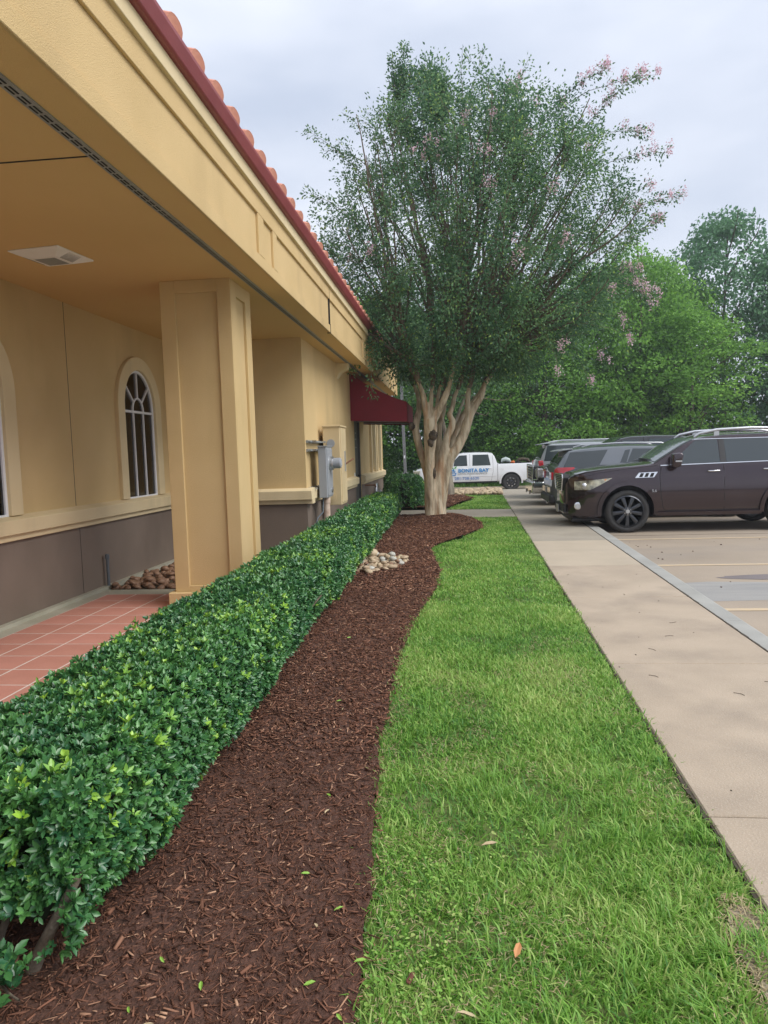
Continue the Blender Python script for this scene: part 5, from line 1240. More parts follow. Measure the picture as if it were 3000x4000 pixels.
# ================================================================ HEDGE (holly)
HOLLY_FINE = ([(0,0,0),(.22,-.34,.05),(.36,-.52,.02),(.50,-.44,.06),(.68,-.47,.02),(.82,-.24,.02),(1,0,-.08),(.82,.24,.02),(.68,.47,.02),(.50,.44,.06),(.36,.52,.02),(.22,.34,.05),(.5,0,-.03)],
              [(0,12,2,1),(12,4,3,2),(12,6,5,4),(0,11,10,12),(12,10,9,8),(12,8,7,6)])
HOLLY_OVAL = ([(0,0,0),(.25,-.36,.06),(.6,-.44,.07),(.86,-.2,.0),(1,0,-.07),(.86,.2,.0),(.6,.44,.07),(.25,.36,.06),(.5,0,-.03)], [(0,8,2,1),(8,4,3,2),(0,7,6,8),(8,6,5,4)])
def hx(y): # hedge right face x, left face x
    return (-1.135-.07*max(0,2.5-y)-.05*(min(y,4)-2)-.014*max(0,y-4)) + .02*math.sin(y*1.9), -1.90-.012*(y-2) + .02*math.sin(y*2.3+1)
def hedge_points(y0, y1, dens, ht=.62, zb=.12, jit=.03, wig=.03, mound=.0):
    """points + outward normals on the clipped surface"""
    Ps = []; Ns = []
    xr, xl = hx((y0+y1)/2); per = (xr-xl) + (ht-zb) + .35*(ht-zb)
    n = int(dens*(y1-y0)*per); s = RNG.random(n)*per; y = y0+(y1-y0)*RNG.random(n)
    for i in range(n):
        r_, l_ = hx(y[i]); w = r_-l_; h = ht + wig*mnoise.noise(Vector((y[i]*1.4, s[i]*2, 5))) ; zz = zb + .07*mnoise.noise(Vector((y[i]*2.6,0,1)))
        bx = wig*1.3*mnoise.noise(Vector((y[i]*1.9, s[i]*3, 9)))
        if s[i] < w:
            x = l_ + s[i]; e = min(s[i], w-s[i]); rd = .09; z = h - (rd-math.sqrt(max(0,rd*rd-(rd-e)**2)) if e < rd else 0)
            nx = ((1-e/rd)*.8*(1 if s[i] > w/2 else -1)) if e < rd else 0; Ps.append((x, y[i], z)); Ns.append((nx,0,1))
        elif s[i] < w+(ht-zb):
            z = h - (s[i]-w)*(h-zz)/(ht-zb); e = h-z; x = r_+bx + .03*math.sin((1-(z-zz)/(h-zz))*2.6) - (.09-math.sqrt(max(0,.0081-(.09-e)**2)) if e < .09 else 0); low = max(0, 1-(z-zz)/.12)
            x -= .05*low*low; Ps.append((x, y[i], z)); Ns.append((1,0,.35-.9*low))
        else:
            z = h - RNG.random()*(h-zz)*.5; Ps.append((l_-bx, y[i], z)); Ns.append((-1,0,.3))
    P = np.array(Ps); N_ = nrm(np.array(Ns)); return P, N_
hedge = empty('holly_hedge', label='long low clipped holly hedge running beside the porch along the mulch bed', cat='hedge')
def rosettes(P, N_, k, size, name, tmpl, m, parent, spread=.75, depth=.05, bright=.05, **kw):
    n = len(P); P = P - N_*RNG.random((n,1))**1.6*depth + rvec(n)*.010
    A = nrm(N_*1.0 + rvec(n)*.55 + np.array([0,0,.35]))
    fresh = noise_arr(P, 2.2, 3)
    base = np.clip(.24+.22*fresh+.13*RNG.normal(size=n), 0, .62); br = (RNG.random(n) < bright*np.clip(.8+3.5*fresh,0.05,4)); base[br] = RNG.uniform(.62,.97,br.sum())
    up = P + A*np.where(br, .018, 0)[:,None]
    Pk = np.repeat(up, k, 0); Ak = np.repeat(A, k, 0); ti = np.repeat(base, k) + RNG.normal(size=n*k)*.05
    T1 = nrm(np.cross(Ak, np.array([.31,.52,.79]))); T2 = np.cross(Ak, T1)
    ang = np.tile(np.arange(k)*2.4, n) + np.repeat(RNG.random(n)*6.28, k) + RNG.normal(size=n*k)*.25
    rad = T1*np.cos(ang)[:,None] + T2*np.sin(ang)[:,None]
    tilt = np.clip(spread + RNG.normal(size=n*k)*.25, .15, 1.3)[:,None]
    D = rad*np.sin(tilt) + Ak*np.cos(tilt); U = nrm(Ak*np.sin(tilt) - rad*np.cos(tilt) + .15*rvec(n*k))
    X, Y, Z = frames(D, U); sz = size*RNG.uniform(.6,1.2,n*k)*np.repeat(RNG.uniform(.75,1.15,n),k)
    me = inst_mesh(name, tmpl[0], tmpl[1], Pk+rad*.003, X*sz[:,None], Y*(sz*.47)[:,None], Z*sz[:,None], np.clip(ti,0,1))
    return link(name, me, m, parent, kind='stuff', **kw)
PA, NA = [], []
P1, N1 = hedge_points(1.88, 4.8, 2450, jit=.03)
# near end face (ragged, open at the bottom)
n = 1450; xe = RNG.uniform(-1.95,-1.12,n); ze = RNG.uniform(.10,.64,n); Pe = np.stack([xe, 1.86+.05*np.sin(xe*9)+RNG.normal(size=n)*.03 + .06*np.clip((.25-ze)/.25,0,1), ze],1); Ne = np.tile([[0,-1,.25]],(n,1)); Pe[:,0] = -1.95+(Pe[:,0]+1.95)*(.80+.17*np.clip(ze/.5,0,1)); keep = ~((ze < .26) & (noise_arr(Pe, 5) > .05)); Pe, Ne = Pe[keep], nrm(Ne[keep].astype(float))
P1 = np.concatenate([P1,Pe]); N1 = np.concatenate([N1,Ne])
msk = RNG.random(len(P1)) < .5
rosettes(P1[msk], N1[msk], 7, .032, 'leaves', HOLLY_FINE, M['holly'], hedge, bright=.035)
rosettes(P1[~msk], N1[~msk], 6, .033, 'leaves', HOLLY_OVAL, M['holly'], hedge)
P2, N2 = hedge_points(4.8, 9.5, 1250); rosettes(P2, N2, 6, .042, 'leaves', HOLLY_OVAL, M['holly'], hedge)
P3, N3 = hedge_points(9.5, 17.3, 620); rosettes(P3, N3, 6, .050, 'leaves', LEAF_T, M['holly'], hedge)
# solid core blocking see-through; near-black colour stands for shade inside
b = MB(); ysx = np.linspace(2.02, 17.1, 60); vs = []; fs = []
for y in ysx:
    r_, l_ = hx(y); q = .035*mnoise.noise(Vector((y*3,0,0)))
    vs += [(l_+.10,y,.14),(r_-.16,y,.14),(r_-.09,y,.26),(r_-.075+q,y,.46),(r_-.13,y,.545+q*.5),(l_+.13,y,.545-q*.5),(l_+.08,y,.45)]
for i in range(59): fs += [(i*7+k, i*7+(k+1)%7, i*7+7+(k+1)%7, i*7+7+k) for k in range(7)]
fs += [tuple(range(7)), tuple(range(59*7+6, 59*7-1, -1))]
b.add(vs, fs); b.build('shade_core', M['holly_core_shade'], hedge)
stems = []
for i in range(46):
    y = 2.0+i*.33+random.uniform(-.1,.1); r_, l_ = hx(y); x = (r_+l_)/2+random.uniform(-.22,.22)
    for k in range(2): stems.append((bez(np.array([x,y,-.05]), np.array([x,y,.12]), np.array([x+random.uniform(-.1,.15),y,.2]), np.array([x+random.uniform(-.2,.28),y+random.uniform(-.12,.1),.42]), 6), .016, .008))
stems += [(bez(np.array([-1.38,1.98,-.03]), np.array([-1.34,1.97,.08]), np.array([-1.27,1.93,.16]), np.array([-1.16,1.92,.36]), 8), .024, .014), (bez(np.array([-1.46,1.98,-.03]), np.array([-1.50,1.93,.08]), np.array([-1.52,1.88,.2]), np.array([-1.6,1.86,.4]), 8), .020, .010), (bez(np.array([-1.5,1.95,-.03]), np.array([-1.42,1.9,.03]), np.array([-1.36,1.82,.05]), np.array([-1.26,1.75,.09]), 8), .007, .003)]
link('stems', tubes_mesh('stems', stems[:-3], 5), M['holly_stem'], hedge, kind='stuff')
for st in stems[-3:]: link('stem', tubes_mesh('stem', [st], 10), M['holly_stem'], hedge)
# low sprouts at the near foot
P5 = np.array([(-1.30,1.82,.10),(-1.34,1.78,.12),(-1.36,1.72,.08),(-1.42,1.74,.12),(-1.50,1.76,.14),(-1.38,1.84,.13),(-1.33,1.8,.18),(-1.45,1.78,.2),(-1.55,1.78,.16),(-1.62,1.78,.2)]); P5 = np.repeat(P5,4,0)+rvec(40)*.03
rosettes(P5, np.tile([[.1,-.5,.8]],(40,1)), 7, .040, 'leaves', HOLLY_FINE, M['holly'], hedge, bright=.12)
rehome(hedge, (-1.5,2.0,0))
h2 = empty('rounded_holly_shrub', label='taller dark rounded shrub at the far end of the low hedge', cat='shrub')
n = 3600; u = rvec(n); u[:,2] = np.abs(u[:,2]); sq = np.sign(u)*np.abs(u)**.62; P = np.array([-1.52,20.9,.02])+sq*np.array([.62,1.35,.93]); 
rosettes(P, nrm(u), 5, .062, 'leaves', LEAF_T, M['holly'], h2, depth=.12, bright=.02)
bm = bmesh.new(); bmesh.ops.create_icosphere(bm, subdivisions=3, radius=1)  # solid core of the shrub, inner shade put into its dark colour
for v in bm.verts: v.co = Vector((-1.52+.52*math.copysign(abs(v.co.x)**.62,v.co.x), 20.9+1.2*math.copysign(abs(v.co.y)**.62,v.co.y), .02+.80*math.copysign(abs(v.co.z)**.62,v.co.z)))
me = bpy.data.meshes.new('shade_core'); bm.to_mesh(me); bm.free(); link('shade_core', me, M['holly_core_shade'], h2)
rehome(h2, (-1.52,20.9,0))

# ================================================================ MULCH
CHIP = ([(0,-.5,0),(0,.5,.1),(1,-.4,.1),(1,.5,0),(.05,0,.7),(.92,.1,.8)], [(0,2,5,4),(1,4,5,3),(0,4,1),(2,3,5),(0,1,3,2)])
def scatter(poly, n, ymin=None, ymax=None):
    poly = np.array([(p[0],p[1]) for p in poly]); lo, hi = poly.min(0), poly.max(0)
    if ymin is not None: lo[1] = max(lo[1], ymin)
    if ymax is not None: hi[1] = min(hi[1], ymax)
    X = RNG.uniform(lo[0],hi[0],n); Y = RNG.uniform(lo[1],hi[1],n); k = inside(X,Y,poly); return X[k], Y[k]
def mulch(name, poly, n, ymin, ymax, lmin, lmax, wmin, wmax, zf, xmin=-9):
    X, Y = scatter(poly, n, ymin, ymax); k = X > xmin; X, Y = X[k], Y[k]; n = len(X)
    X = X + RNG.normal(size=n)*.010 + (RNG.random(n)<.3)*RNG.normal(size=n)*.035
    Z0 = np.array([zf(a,b) for a,b in zip(X,Y)]) + RNG.uniform(-.004,.010,n)
    a = RNG.random(n)*6.283; D = np.stack([np.cos(a),np.sin(a),RNG.normal(size=n)*.22],1); U = nrm(np.array([0,0,1.])+rvec(n)*.8); Xf,Yf,Zf = frames(D,U)
    Ln = lmin+(lmax-lmin)*RNG.random(n)**2.6; Wd = wmin+(wmax-wmin)*RNG.random(n)**1.8; Wd = np.minimum(Wd, Ln*.6); H = Wd*RNG.uniform(.25,.6,n)
    P = np.stack([X,Y,Z0],1) - Xf*Ln[:,None]*.5
    tint = np.clip(.40+.24*RNG.normal(size=n)+.35*(RNG.random(n)<.035)-.25*(RNG.random(n)<.2),0,1)
    me = inst_mesh(name, CHIP[0], CHIP[1], P, Xf*Ln[:,None], Yf*Wd[:,None], Zf*H[:,None], tint); link(name, me, M['mulch'], None, kind='stuff', label='dark reddish brown shredded wood mulch', cat='mulch')
mulch('mulch', BED, 46000, 1.2, 3.6, .008, .060, .0015, .009, bed_z, -1.75)
mulch('mulch', BED, 5200, 1.2, 5.5, .012, .050, .007, .020, bed_z, -1.75)
mulch('mulch', BED, 52000, 3.6, 8.0, .014, .060, .005, .015, bed_z, -1.7)
mulch('mulch', BED, 52000, 8.0, 17.3, .024, .085, .010, .022, bed_z, -1.75)
mulch('mulch', FAR_BED, 9000, 19.6, 26, .04, .11, .015, .035, lambda x,y: .06 + .04*mnoise.noise(Vector((x,y,0))))

# ================================================================ GRASS
BLADE = ([(0,-.5,0),(0,.5,0),(.55,-.42,.10),(.55,.42,.10),(1,0,-.06)], [(0,2,3,1),(2,4,3)])
def grass(poly, n, ymin, ymax, l0, l1, w, tuft=0.0, hang=.05):
    X, Y = scatter(poly, n, ymin, ymax); n = len(X)
    pn = noise_arr(np.stack([X,Y,X*0],1), 1.1); pn2 = noise_arr(np.stack([X,Y,X*0],1), 3.2, 7)
    bare = ((pn2 < -.28) & (RNG.random(n) < .6)) | ((((X-.93)/.085)**2+((Y-2.12)/.30)**2 < 1+pn2) & (RNG.random(n) < .93)); X, Y, pn, pn2 = X[~bare], Y[~bare], pn[~bare], pn2[~bare]; n = len(X)
    X = X + RNG.normal(size=n)*hang*.5
    a = RNG.random(n)*6.283 + 1.2*pn; el = np.clip(RNG.normal(.62,.35,n), .03, 1.4)
    D = np.stack([np.cos(a)*np.cos(el), np.sin(a)*np.cos(el), np.sin(el)],1); U = nrm(np.array([0,0,1.])+rvec(n)*.3); Xf,Yf,Zf = frames(D,U)
    Ln = RNG.uniform(l0,l1,n)*(1+.35*pn); 
    P = np.stack([X,Y,np.array([lawn_z(p,q) for p,q in zip(X,Y)])-.004],1)
    edge = np.clip((X+.42)/.25, 0, 1)
    tint = np.clip(.50+.32*pn+.30*pn2+.24*RNG.normal(size=n),0,1)
    me = inst_mesh('grass', BLADE[0], BLADE[1], P, Xf*Ln[:,None], Yf*w*RNG.uniform(.7,1.3,(n,1)), Zf*Ln[:,None], tint); link('grass', me, M['grass'], None, kind='stuff', label='bright green mown lawn grass', cat='grass')
grass(LAWN, 60000, 1.2, 3.6, .022, .058, .0036)
grass(LAWN, 30000, 1.2, 4.2, .035, .080, .0062)
grass(LAWN, 80000, 3.6, 7.2, .028, .072, .0068)
grass(LAWN, 90000, 7.2, 17.0, .032, .065, .0095)
grass(FAR_LAWN, 26000, 19.3, 25.6, .04, .075, .016)
# longer tufts close to the camera
def tufts(spots, n_each, l0, l1, w, sp):
    Ps = []; Ds = []
    for (x,y) in spots:
        a0 = RNG.random()*6.28
        for i in range(n_each):
            p = np.array([x,y,0])+np.append(RNG.normal(size=2)*sp,0); a = a0+RNG.normal()*.9; el = RNG.uniform(.45,1.2)
            Ps.append(p); Ds.append((math.cos(a)*math.cos(el), math.sin(a)*math.cos(el), math.sin(el)))
    P = np.array(Ps); P[:,2] = [lawn_z(p[0],p[1]) for p in P]; n = len(P); Xf,Yf,Zf = frames(np.array(Ds), nrm(np.array([0,0,1.])+rvec(n)*.3)); Ln = RNG.uniform(l0,l1,n)[:,None]
    me = inst_mesh('grass', BLADE[0], BLADE[1], P, Xf*Ln, Yf*w, Zf*Ln*1.6, np.clip(.45+.2*RNG.normal(size=n),0,1)); link('grass', me, M['grass'], None, kind='stuff', label='bright green mown lawn grass', cat='grass')
tufts([(RNG.uniform(.05,.95),RNG.uniform(1.5,2.15)) for _ in range(26)]+[(RNG.uniform(.55,1.0),RNG.uniform(2.1,3.4)) for _ in range(30)]+[(RNG.uniform(-.25,.8),RNG.uniform(2.1,3.6)) for _ in range(10)], 34, .05, .105, .0052, .028)
# clover-like round weeds near the bed edge
n = 1300; X = RNG.uniform(-.32,.30,n); Y = RNG.uniform(1.5,2.9,n); kk = noise_arr(np.stack([X,Y,X*0],1),3.0,2) > .0; X,Y = X[kk],Y[kk]; n = len(X)
a = RNG.random(n)*6.28; D = np.stack([np.cos(a),np.sin(a),RNG.uniform(0,.6,n)],1)
leaves('clover', np.stack([X,Y,RNG.uniform(.008,.028,n)],1), D, RNG.uniform(.007,.019,n), RNG.uniform(.007,.015,n), np.clip(.6+.2*RNG.normal(size=n),0,1), M['grass'], None, kind='stuff', up=np.array([0,0,2.]), tmpl=HOLLY_OVAL, label='small round leaved weeds growing in the lawn edge', cat='weeds')
# dry thatch between blades
n = 16000; X, Y = scatter(LAWN, n, 1.2, 6); k = (noise_arr(np.stack([X,Y,X*0],1),2.2,4) > .1) | (X < EDGE[20][0]+.12); X, Y = X[k], Y[k]; n = len(X)
M['thatch'] = mat('dry_thatch', (0.30,0.22,0.11), (0.50,0.42,0.25), rough=.9, tint=True)
a = RNG.random(n)*6.28; D = np.stack([np.cos(a),np.sin(a),RNG.normal(size=n)*.15],1); Xf,Yf,Zf = frames(D, np.tile([[0,0,1.]],(n,1))); Ln = RNG.uniform(.015,.045,n)[:,None]
link('dry_thatch', inst_mesh('dry_thatch', BLADE[0], BLADE[1], np.stack([X,Y,RNG.uniform(-.008,.008,n)],1), Xf*Ln, Yf*.003, Zf*Ln, RNG.random(n)), M['thatch'], None, kind='stuff', label='dry straw coloured thatch between the blades', cat='thatch')

n = 900; t_ = RNG.random(n)*6.28; rr_ = np.sqrt(RNG.random(n))*1.25; X = .93+.085*rr_*np.cos(t_); Y = 2.12+.30*rr_*np.sin(t_); a = RNG.random(n)*6.28
Xf,Yf,Zf = frames(np.stack([np.cos(a),np.sin(a),RNG.uniform(0,.3,n)],1), np.tile([[0,0,1.]],(n,1))); Ln = RNG.uniform(.015,.05,n)[:,None]
link('dry_thatch', inst_mesh('dry_thatch', BLADE[0], BLADE[1], np.stack([X,Y,RNG.uniform(.002,.008,n)],1), Xf*Ln, Yf*.003, Zf*Ln, RNG.random(n)), M['thatch'], None, kind='stuff', label='dry straw lying over the bare soil patch', cat='thatch')
# ================================================================ RIVER STONES
def stone_mesh(i):
    r = random.Random(i); bm = bmesh.new(); bmesh.ops.create_uvsphere(bm, u_segments=7, v_segments=5, radius=1)
    e = (r.uniform(.75,1.1), r.uniform(.55,.85), r.uniform(.38,.6))
    for v in bm.verts:
        q = v.co.copy(); q *= 1+.22*mnoise.noise(q*1.3+Vector((i*7,0,0))); v.co = Vector((q.x*e[0], q.y*e[1], q.z*e[2]))
    me = bpy.data.meshes.new('stone'); bm.to_mesh(me); bm.free(); smooth_by_angle(me, 75); return me
def stone_set(prefix, mats):
    out = []
    for i in range(8):
        me = stone_mesh(i); me.materials.append(mats[i%len(mats)]); out.append(me)
    return out
def pile(root, spots, meshes, smin, smax, z0=0, zf=None):
    for (x, y, dz) in spots:
        o = link('stone', random.choice(meshes), None, root); s = random.uniform(smin, smax); o.scale = (s,s,s)
        o.location = (x, y, (zf(x,y) if zf else z0)+dz+s*.25); o.rotation_euler = (random.uniform(-.4,.4), random.uniform(-.4,.4), random.uniform(0,6.28))
def spaced(poly, d, n, seed=0, layers=1):
    r = np.random.default_rng(seed); poly = np.array(poly); lo, hi = poly.min(0), poly.max(0); pts = []
    for _ in range(n):
        x, y = r.uniform(lo[0],hi[0]), r.uniform(lo[1],hi[1])
        if not inside(np.array([x]),np.array([y]),poly)[0]: continue
        if all((x-p[0])**2+(y-p[1])**2 > d*d for p in pts): pts.append((x,y))
    return pts
sm1 = stone_set('a', [M['stone'],M['stone_pale'],M['stone'],M['stone_pale'],M['stone_brown'],M['stone_grey'],M['stone'],M['stone_pale']])
g = empty('river_stone_patch', label='small patch of tan river stones half under the hedge in the mulch', cat='stones')
pp = [(-1.45,9.35),(-1.16,9.16),(-.95,9.38),(-.84,9.62),(-.72,10.25),(-.95,10.6),(-1.35,10.75),(-1.5,10.2)]
sp = [(x,y,0) for x,y in spaced(pp,.082,4000,1)] + [(x,y,.045) for x,y in spaced([(p[0]*.9-.11,p[1]*.9+.99) for p in pp],.15,400,2)]
pile(g, sp, sm1, .045, .078, zf=bed_z)
o = link('stone', sm1[1], None, g); o.scale = (.14,.12,.13); o.location = (-1.30,10.55,.09); o.rotation_euler = (0,.1,.3)
rehome(g, (-1.1,9.9,0)); print('stones', len(sp))
sm2 = stone_set('b', [M['stone_brown']])
g = empty('river_stone_bed', label='brown river stones filling the corner between porch slab, column and wall', cat='stones')
pp = [(-4.38,8.42),(-3.0,8.40),(-2.2,8.2),(-2.2,10.9),(-4.38,10.9)]
sp = sorted(spaced(pp,.105,4000,3), key=lambda p: p[1]); sp = [(x,y,0) for x,y in sp[:230]] + [(x,y,.045) for x,y in sorted(spaced(pp,.19,500,4), key=lambda p: p[1])][:60]
pile(g, sp, sm2, .055, .09, z0=-.025); rehome(g, (-3.3,9.6,0)); print('stones', len(sp))
sm3 = stone_set('c', [M['stone_pale'],M['stone'],M['stone_pale']])
g = empty('river_stone_strip', label='wide strip of pale river stones at the far end of the beds before the drive', cat='stones')
fs_ = spaced(STONE_STRIP, .165, 2600, 5); fs_.sort(key=lambda p: p[1]); fs_ = fs_[:290]
pile(g, [(x,y,0) for x,y in fs_], sm3, .09, .15, z0=.02)
# remaining stones of the strip joined as stuff
rest = spaced(STONE_STRIP, .15, 3000, 9); rest = [p for p in rest if p[1] > fs_[-1][1]-.1]
if rest:
    tm_ = stone_mesh(3); tv = [tuple(v.co) for v in tm_.vertices]; tf = [tuple(p.vertices) for p in tm_.polygons]
    n = len(rest); Pn = np.array([(x,y,.04) for x,y in rest]); a = RNG.random(n)*6.28; s_ = RNG.uniform(.09,.15,(n,1))
    me = inst_mesh('stones', tv, tf, Pn, np.stack([np.cos(a),np.sin(a),a*0],1)*s_, np.stack([-np.sin(a),np.cos(a),a*0],1)*s_, np.tile([[0,0,1.]],(n,1))*s_, smooth=True); link('stones', me, M['stone_pale'], g, kind='stuff')
rehome(g, (0,27,0)); print('strip stones', len(fs_), len(rest))

# ================================================================ FOREST
def crown_mesh(seed, W, H, nclump, per, m, size=.2, lo=.0, wind=None):
    r = np.random.default_rng(seed); P = []; D = []; T = []; NN = []
    for i in range(nclump):
        z = r.random()**.8; prof = math.sin(math.pi*min(1,(z*.82+.14)))**.6
        a = r.random()*6.283; f = r.uniform(.35,1.0)**.6
        c_ = np.array([W*prof*f*math.cos(a), W*prof*f*math.sin(a), lo+(H-lo)*z]); rad = r.uniform(.55,1.15)*(W/3.4)
        k = int(per*(rad**1.6)); u = r.normal(size=(k,3)); u /= np.linalg.norm(u,axis=1,keepdims=True); u[:,2] = np.abs(u[:,2])*1.15-.15
        s = r.uniform(.7,1.08,(k,1)); P.append(c_+u*s*rad*np.array([1.1,1.1,.85])); NN.append(u); D.append(u*.6+r.normal(size=(k,3))*.5+np.array([0,0,-.35])); T.append(np.full(k, r.normal()*.16)+ r.normal(size=k)*.12)
    P = np.concatenate(P); D = np.concatenate(D); T = np.clip(.40+np.concatenate(T),0,1); n = len(P)
    U = nrm(rvec(n)*.55+np.concatenate(NN)*.9+np.array([0,0,.25])); X,Y,Z = frames(D,U); L_ = r.uniform(.7,1.25,n)[:,None]*size
    me = inst_mesh('crown', LEAF_T[0], LEAF_T[1], P, X*L_, Y*L_*.62, Z*L_, T); me.materials.append(m); return me
def trunk_mesh(seed, H, W):
    r = np.random.default_rng(seed); paths = [(bez(np.array([0,0,-.5]), np.array([.1,0,H*.3]), np.array([-.2,.1,H*.6]), np.array([.2,0,H*.92]), 10), .17, .04)]
    for i in range(14):
        z = H*r.uniform(.15,.8); a = r.random()*6.28; e = np.array([math.cos(a)*W*.7, math.sin(a)*W*.7, z+H*.16]); p = np.array([0,0,z]); paths.append((bez(p, p+(e-p)*.4, e-[0,0,.5], e, 7), .06, .012))
    me = tubes_mesh('trunk', paths, 6); me.materials.append(M['trunk_dark']); return me
CR = {'bright': [crown_mesh(1,3.4,11,120,150,M['forest_leaf'],.19,1.2), crown_mesh(2,3.8,10,130,150,M['forest_leaf'],.19,.8)],
      'dark': [crown_mesh(3,3.6,10,130,150,M['forest_leaf_dark'],.18,.2), crown_mesh(4,3.4,11,130,150,M['forest_leaf_dark'],.18,.0)],
      'blue': [crown_mesh(5,2.9,12,140,150,M['forest_leaf_blue'],.22,2.5), crown_mesh(6,3.0,11,130,140,M['forest_leaf_blue'],.2,1.5)]}
TRK = [trunk_mesh(1,11,3.4), trunk_mesh(2,12,3.2)]
trees = [ # x, y, height, width scale, kind, label
 (-9.5,43,12.5,1.1,'dark','dark dense tree behind the roof at the left end of the wood'),
 (-6.2,41,10.6,1.0,'bright','bright green tree seen just past the end of the tiled roof'),
 (-3.2,42.5,10.0,1.0,'dark','dark tree behind the light pole'),
 (-.4,40.8,9.4,.95,'dark','dark tree directly behind the cab of the white pickup'),
 (2.6,41.5,9.8,1.0,'dark','dark tree behind the bed of the white pickup'),
 (4.9,39.6,7.6,.9,'bright','lower bright green tree standing in front of the wood behind the black pickup'),
 (7.6,42.0,11.3,1.0,'bright','broad green tree left of the gap in the wood'),
 (10.2,40.5,11.9,.95,'bright','tall leafy green tree in the middle of the wood, roundish crown'),
 (12.6,39.4,8.4,1.05,'bright','spreading bright green tree above the roof of the slate grey SUV'),
 (15.7,43.5,14.3,1.1,'blue','tallest bluish green tree with swept top near the right edge'),
 (18.9,42.0,12.6,1.0,'blue','hazy blue green tree at the right edge of the picture'),
 (20.5,42.5,12.6,1.0,'dark','dark tree beyond the right edge of the parking row'),
 (-12.8,44,12.0,1.0,'dark','dark tree hidden mostly behind the restaurant roof'),
 (0.9,47.5,11.5,1.1,'dark','taller dark tree in the second row behind the crape myrtle'),
 (5.6,47.0,11.2,1.1,'dark','dark tree in the second row left of the gap'),
 (13.6,45.0,11.4,.95,'bright','light green tree glimpsed between the two bluish trees'),
 (11.5,47.0,11.0,1.0,'dark','dark tree in the second row behind the spreading tree'),
]
for i, (x, y, h, ws, kd, lb) in enumerate(trees):
    t = empty('woodland_tree', (x,y,-.4), random.uniform(0,6.28), label=lb, cat='tree', group='trees of the wood behind the parking lot')
    cm = CR[kd][i%2]; H0 = {'bright':(11,10),'dark':(10,11),'blue':(12,11)}[kd][i%2]
    o = link('crown', cm, None, t, kind='stuff'); s = h/H0; o.scale = (ws,ws,s)
    o = link('trunk', TRK[i%2], None, t); o.scale = (1,1,s)
# undergrowth along the foot of the wood
n = 42000; X = RNG.uniform(-16,26,n); f = RNG.random(n); hgt = 2.2+1.3*noise_arr(np.stack([X,X*0,X*0],1),.5)+.8*noise_arr(np.stack([X,X*0,X*0],1),1.7,5); Z = f*hgt-.3
Y = 38.9+.9*noise_arr(np.stack([X,Z,X*0],1),.8)+RNG.uniform(0,.5,n)+f*1.0
U = rvec(n)+np.array([0,-.4,.3])
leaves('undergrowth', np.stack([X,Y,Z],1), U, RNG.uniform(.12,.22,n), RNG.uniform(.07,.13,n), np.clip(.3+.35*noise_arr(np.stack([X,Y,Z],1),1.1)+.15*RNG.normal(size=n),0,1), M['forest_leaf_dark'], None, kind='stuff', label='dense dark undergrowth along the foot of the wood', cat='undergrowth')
n = 26000; X = RNG.uniform(-18,30,n); Z = RNG.uniform(-.3,5.2,n); Y = 44.5+RNG.uniform(0,1.6,n)
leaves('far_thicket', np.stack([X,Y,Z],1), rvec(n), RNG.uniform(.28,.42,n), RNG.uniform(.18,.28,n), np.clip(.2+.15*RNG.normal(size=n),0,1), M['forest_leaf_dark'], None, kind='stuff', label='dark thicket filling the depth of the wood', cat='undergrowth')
n = 5000; X = RNG.uniform(-14,26,n); Y = RNG.uniform(37.6,39.2,n); a = RNG.random(n)*6.28; D = np.stack([np.cos(a)*.5,np.sin(a)*.5,np.ones(n)],1)
leaves('verge_grass', np.stack([X,Y,np.full(n,-.38)],1), D, RNG.uniform(.12,.3,n), RNG.uniform(.03,.05,n), np.clip(.4+.2*RNG.normal(size=n),0,1), M['grass'], None, kind='stuff', label='rough grass along the far edge of the drive', cat='grass')

# ================================================================ SMALL THINGS ON THE GROUND
def fallen(x, y, z, s, m, lb, grp=None, cat='leaf'):
    b = MB(); b.add([(-.5,0,.0),(-.2,-.24,.06),(.2,-.22,.08),(.5,0,.02),(.2,.22,.09),(-.2,.24,.05),(0,0,.02),(-.5,0,-.02),(-.2,-.24,.04),(.2,-.22,.06),(.5,0,.0),(.2,.22,.07),(-.2,.24,.03),(0,0,.0)],
                    [(0,1,6),(1,2,6),(2,3,6),(3,4,6),(4,5,6),(5,0,6),(8,7,13),(9,8,13),(10,9,13),(11,10,13),(12,11,13),(7,12,13)])
    o = b.build('fallen_leaf', m, None, label=lb, cat=cat, **({'group': grp} if grp else {})); o.scale = (s*1.1,s*.75,s*1.4); o.location = (x,y,z); o.rotation_euler = (random.uniform(-.5,.5), random.uniform(-.3,.3), random.uniform(0,6.28)); return o
G1 = 'green leaves fallen on the mulch'
for (x,y) in [(-.96,2.02),(-.98,1.83),(-.80,1.93),(-.70,1.60),(-.55,1.56),(-.47,1.58),(-.36,1.83),(-.44,2.30),(-.78,4.35),(-.62,3.1),(-.33,2.05),(-.47,1.95),(-1.1,1.55),(-.95,5.9),(-1.0,1.66),(-.40,1.57),(-.6,2.5)]:
    fallen(x, y, bed_z(x,y)+.013, random.uniform(.022,.038), M['fallen_green'], 'small green leaf fallen on the brown mulch', G1)
G2 = 'tan dry leaves on the mulch'
for (x,y) in [(-.60,2.95),(-.70,3.9),(-.62,1.72),(-.90,1.78),(-.73,4.2),(-.5,2.2)]:
    fallen(x, y, bed_z(x,y)+.013, random.uniform(.025,.04), M['fallen_tan'], 'small dry tan leaf fallen on the brown mulch', G2)
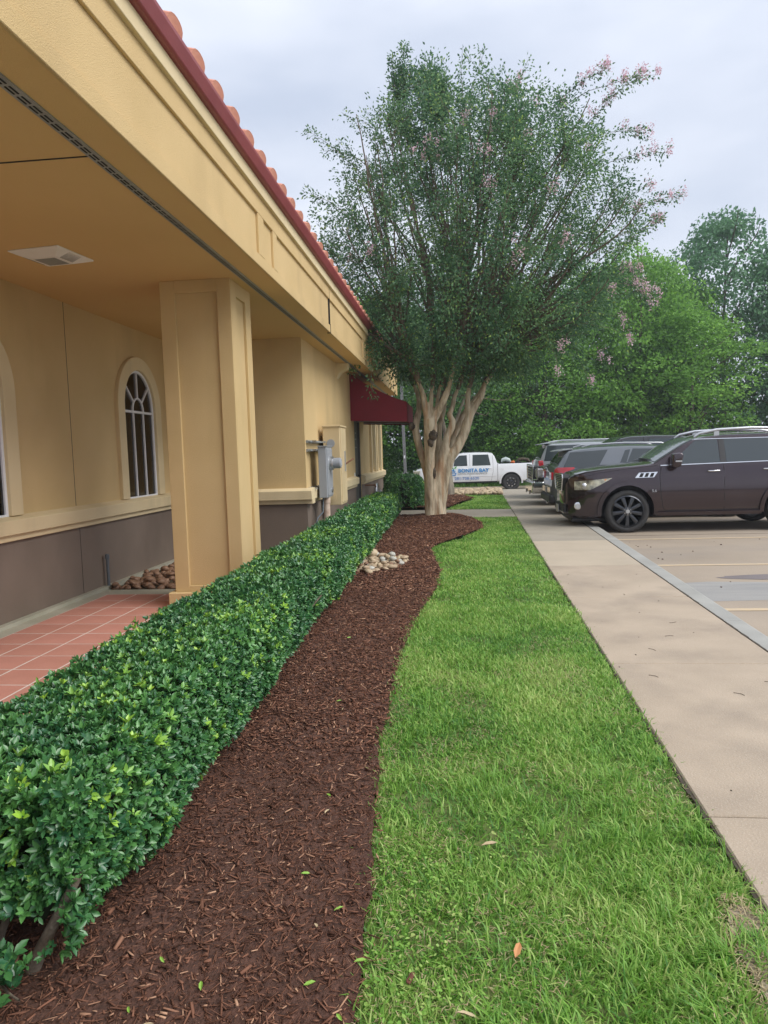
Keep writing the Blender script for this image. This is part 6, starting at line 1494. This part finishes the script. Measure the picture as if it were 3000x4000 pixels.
for (x,y,m,lb) in [(.16,2.12,'fallen_orange','orange dry leaf lying on the near grass, upper of two'),(.50,1.75,'fallen_green','long pale green leaf lying on the grass near the sidewalk'),(.10,2.72,'fallen_tan','tan curled leaf on the grass'),(.0,1.85,'fallen_tan','round tan leaf on the weedy near grass'),(.42,1.50,'white_frame','white scrap of paper lying in the near grass')]:
    fallen(x, y, .03, .06 if m != 'white_frame' else .035, M[m], lb, cat='scrap' if m == 'white_frame' else 'leaf')
for (x,y,L_,W_,a,lb) in [(-1.085,1.50,.115,.042,1.35,'big reddish bark chunk lying in the lower left corner of the mulch'),(-.88,1.49,.075,.020,.8,'long split wood piece on the mulch by the big bark chunk'),(-.43,1.72,.06,.022,2.7,'stubby wood piece on the mulch near the grass edge'),(-.55,1.52,.045,.026,1.2,'short square wood chunk at the bottom of the mulch'),(-.12,1.70,.06,.014,.5,'dark stick lying across the near grass'),(-.17,2.0,.045,.016,1.2,'dark bark piece on the near grass by the mulch edge')]:
    b = MB(); b.prism([(-L_/2,-W_*.35),(-L_*.35,-W_/2),(L_*.4,-W_*.45),(L_/2,-W_*.1),(L_*.42,W_*.4),(-L_*.3,W_/2),(-L_/2,W_*.25)], 'z', 0, W_*.45)
    o = b.build('bark_chunk', M['wood_chunk'], None, bevel=W_*.12, seg=2, smooth=50, label=lb, cat='wood chip'); zz = bed_z(x,y)+.004 if x < -.3 else .012; o.location = (x,y,zz); o.rotation_euler = (random.uniform(-.1,.1),random.uniform(-.15,.15),a)
b = MB(); b.tube([(-.74,1.55,.03),(-.735,1.52,.032),(-.71,1.50,.035),(-.68,1.50,.035),(-.655,1.52,.032)], [.002,.0035,.004,.004,.002], 6)
b.build('curled_root', M['fallen_tan'], None, smooth=50, label='pale curled twig lying on the mulch near the bottom edge', cat='twig')
b = MB()
for i in range(70):
    x = random.uniform(3.0,7.5); y = random.uniform(6,13.2); s = random.uniform(.006,.022); a = random.random()*3; b.box(x,x+s,y,y+s*1.4,-.118,-.118+s*.5)
b.build('pavement_litter', M['mulch_base'], None, kind='stuff', label='scattered dark crumbs on the parking surface', cat='debris')
b = MB()
for i in range(22):
    x = random.uniform(1.1,2.3); y = random.uniform(1.8,12); s = random.uniform(.003,.009); b.box(x,x+s,y,y+s*1.6,.0,s*.4)
for i in range(9):
    x = random.uniform(1.15,2.25); y = random.uniform(2.4,9); a = random.random()*3; b.tube([(x,y,.003),(x+.03*math.cos(a),y+.03*math.sin(a),.004),(x+.07*math.cos(a+.4),y+.07*math.sin(a+.4),.003)], .0018, 4)
b.build('walk_litter', M['soil'], None, kind='stuff', label='dark crumbs and bits of twig on the sidewalk', cat='debris')
b = MB(); b.tube([(1.35,2.75,.004),(1.42,2.80,.006),(1.52,2.83,.005),(1.62,2.84,.003)], [.0015,.003,.003,.001], 4); b.tube([(1.35,2.75,.004),(1.45,2.76,.008),(1.55,2.78,.004)], [.0015,.003,.001], 4)
b.build('grass_stalk', M['fallen_green'], None, label='loose green grass stalk lying on the sidewalk edge', cat='grass stalk')

# ================================================================ HAZE
if HAZE:  # thin volume added to lift distant darks, standing in for lens glow
    b = MB(); b.box(-121, 161, -81, 161, -1.45, 17.0)
    hm = bpy.data.materials.new('haze_lift'); hm.use_nodes = True; hn = hm.node_tree.nodes; hn.clear()
    ho = hn.new('ShaderNodeOutputMaterial'); hv = hn.new('ShaderNodeVolumePrincipled')
    hv.inputs['Color'].default_value = (.86,.92,1.0,1); hv.inputs['Density'].default_value = HAZE; hv.inputs['Anisotropy'].default_value = .3
    hm.node_tree.links.new(hv.outputs[0], ho.inputs['Volume'])
    b.build('haze', hm, None, kind='stuff', label='thin pale haze over the far trees, added to lift the darks like lens glow', cat='haze')
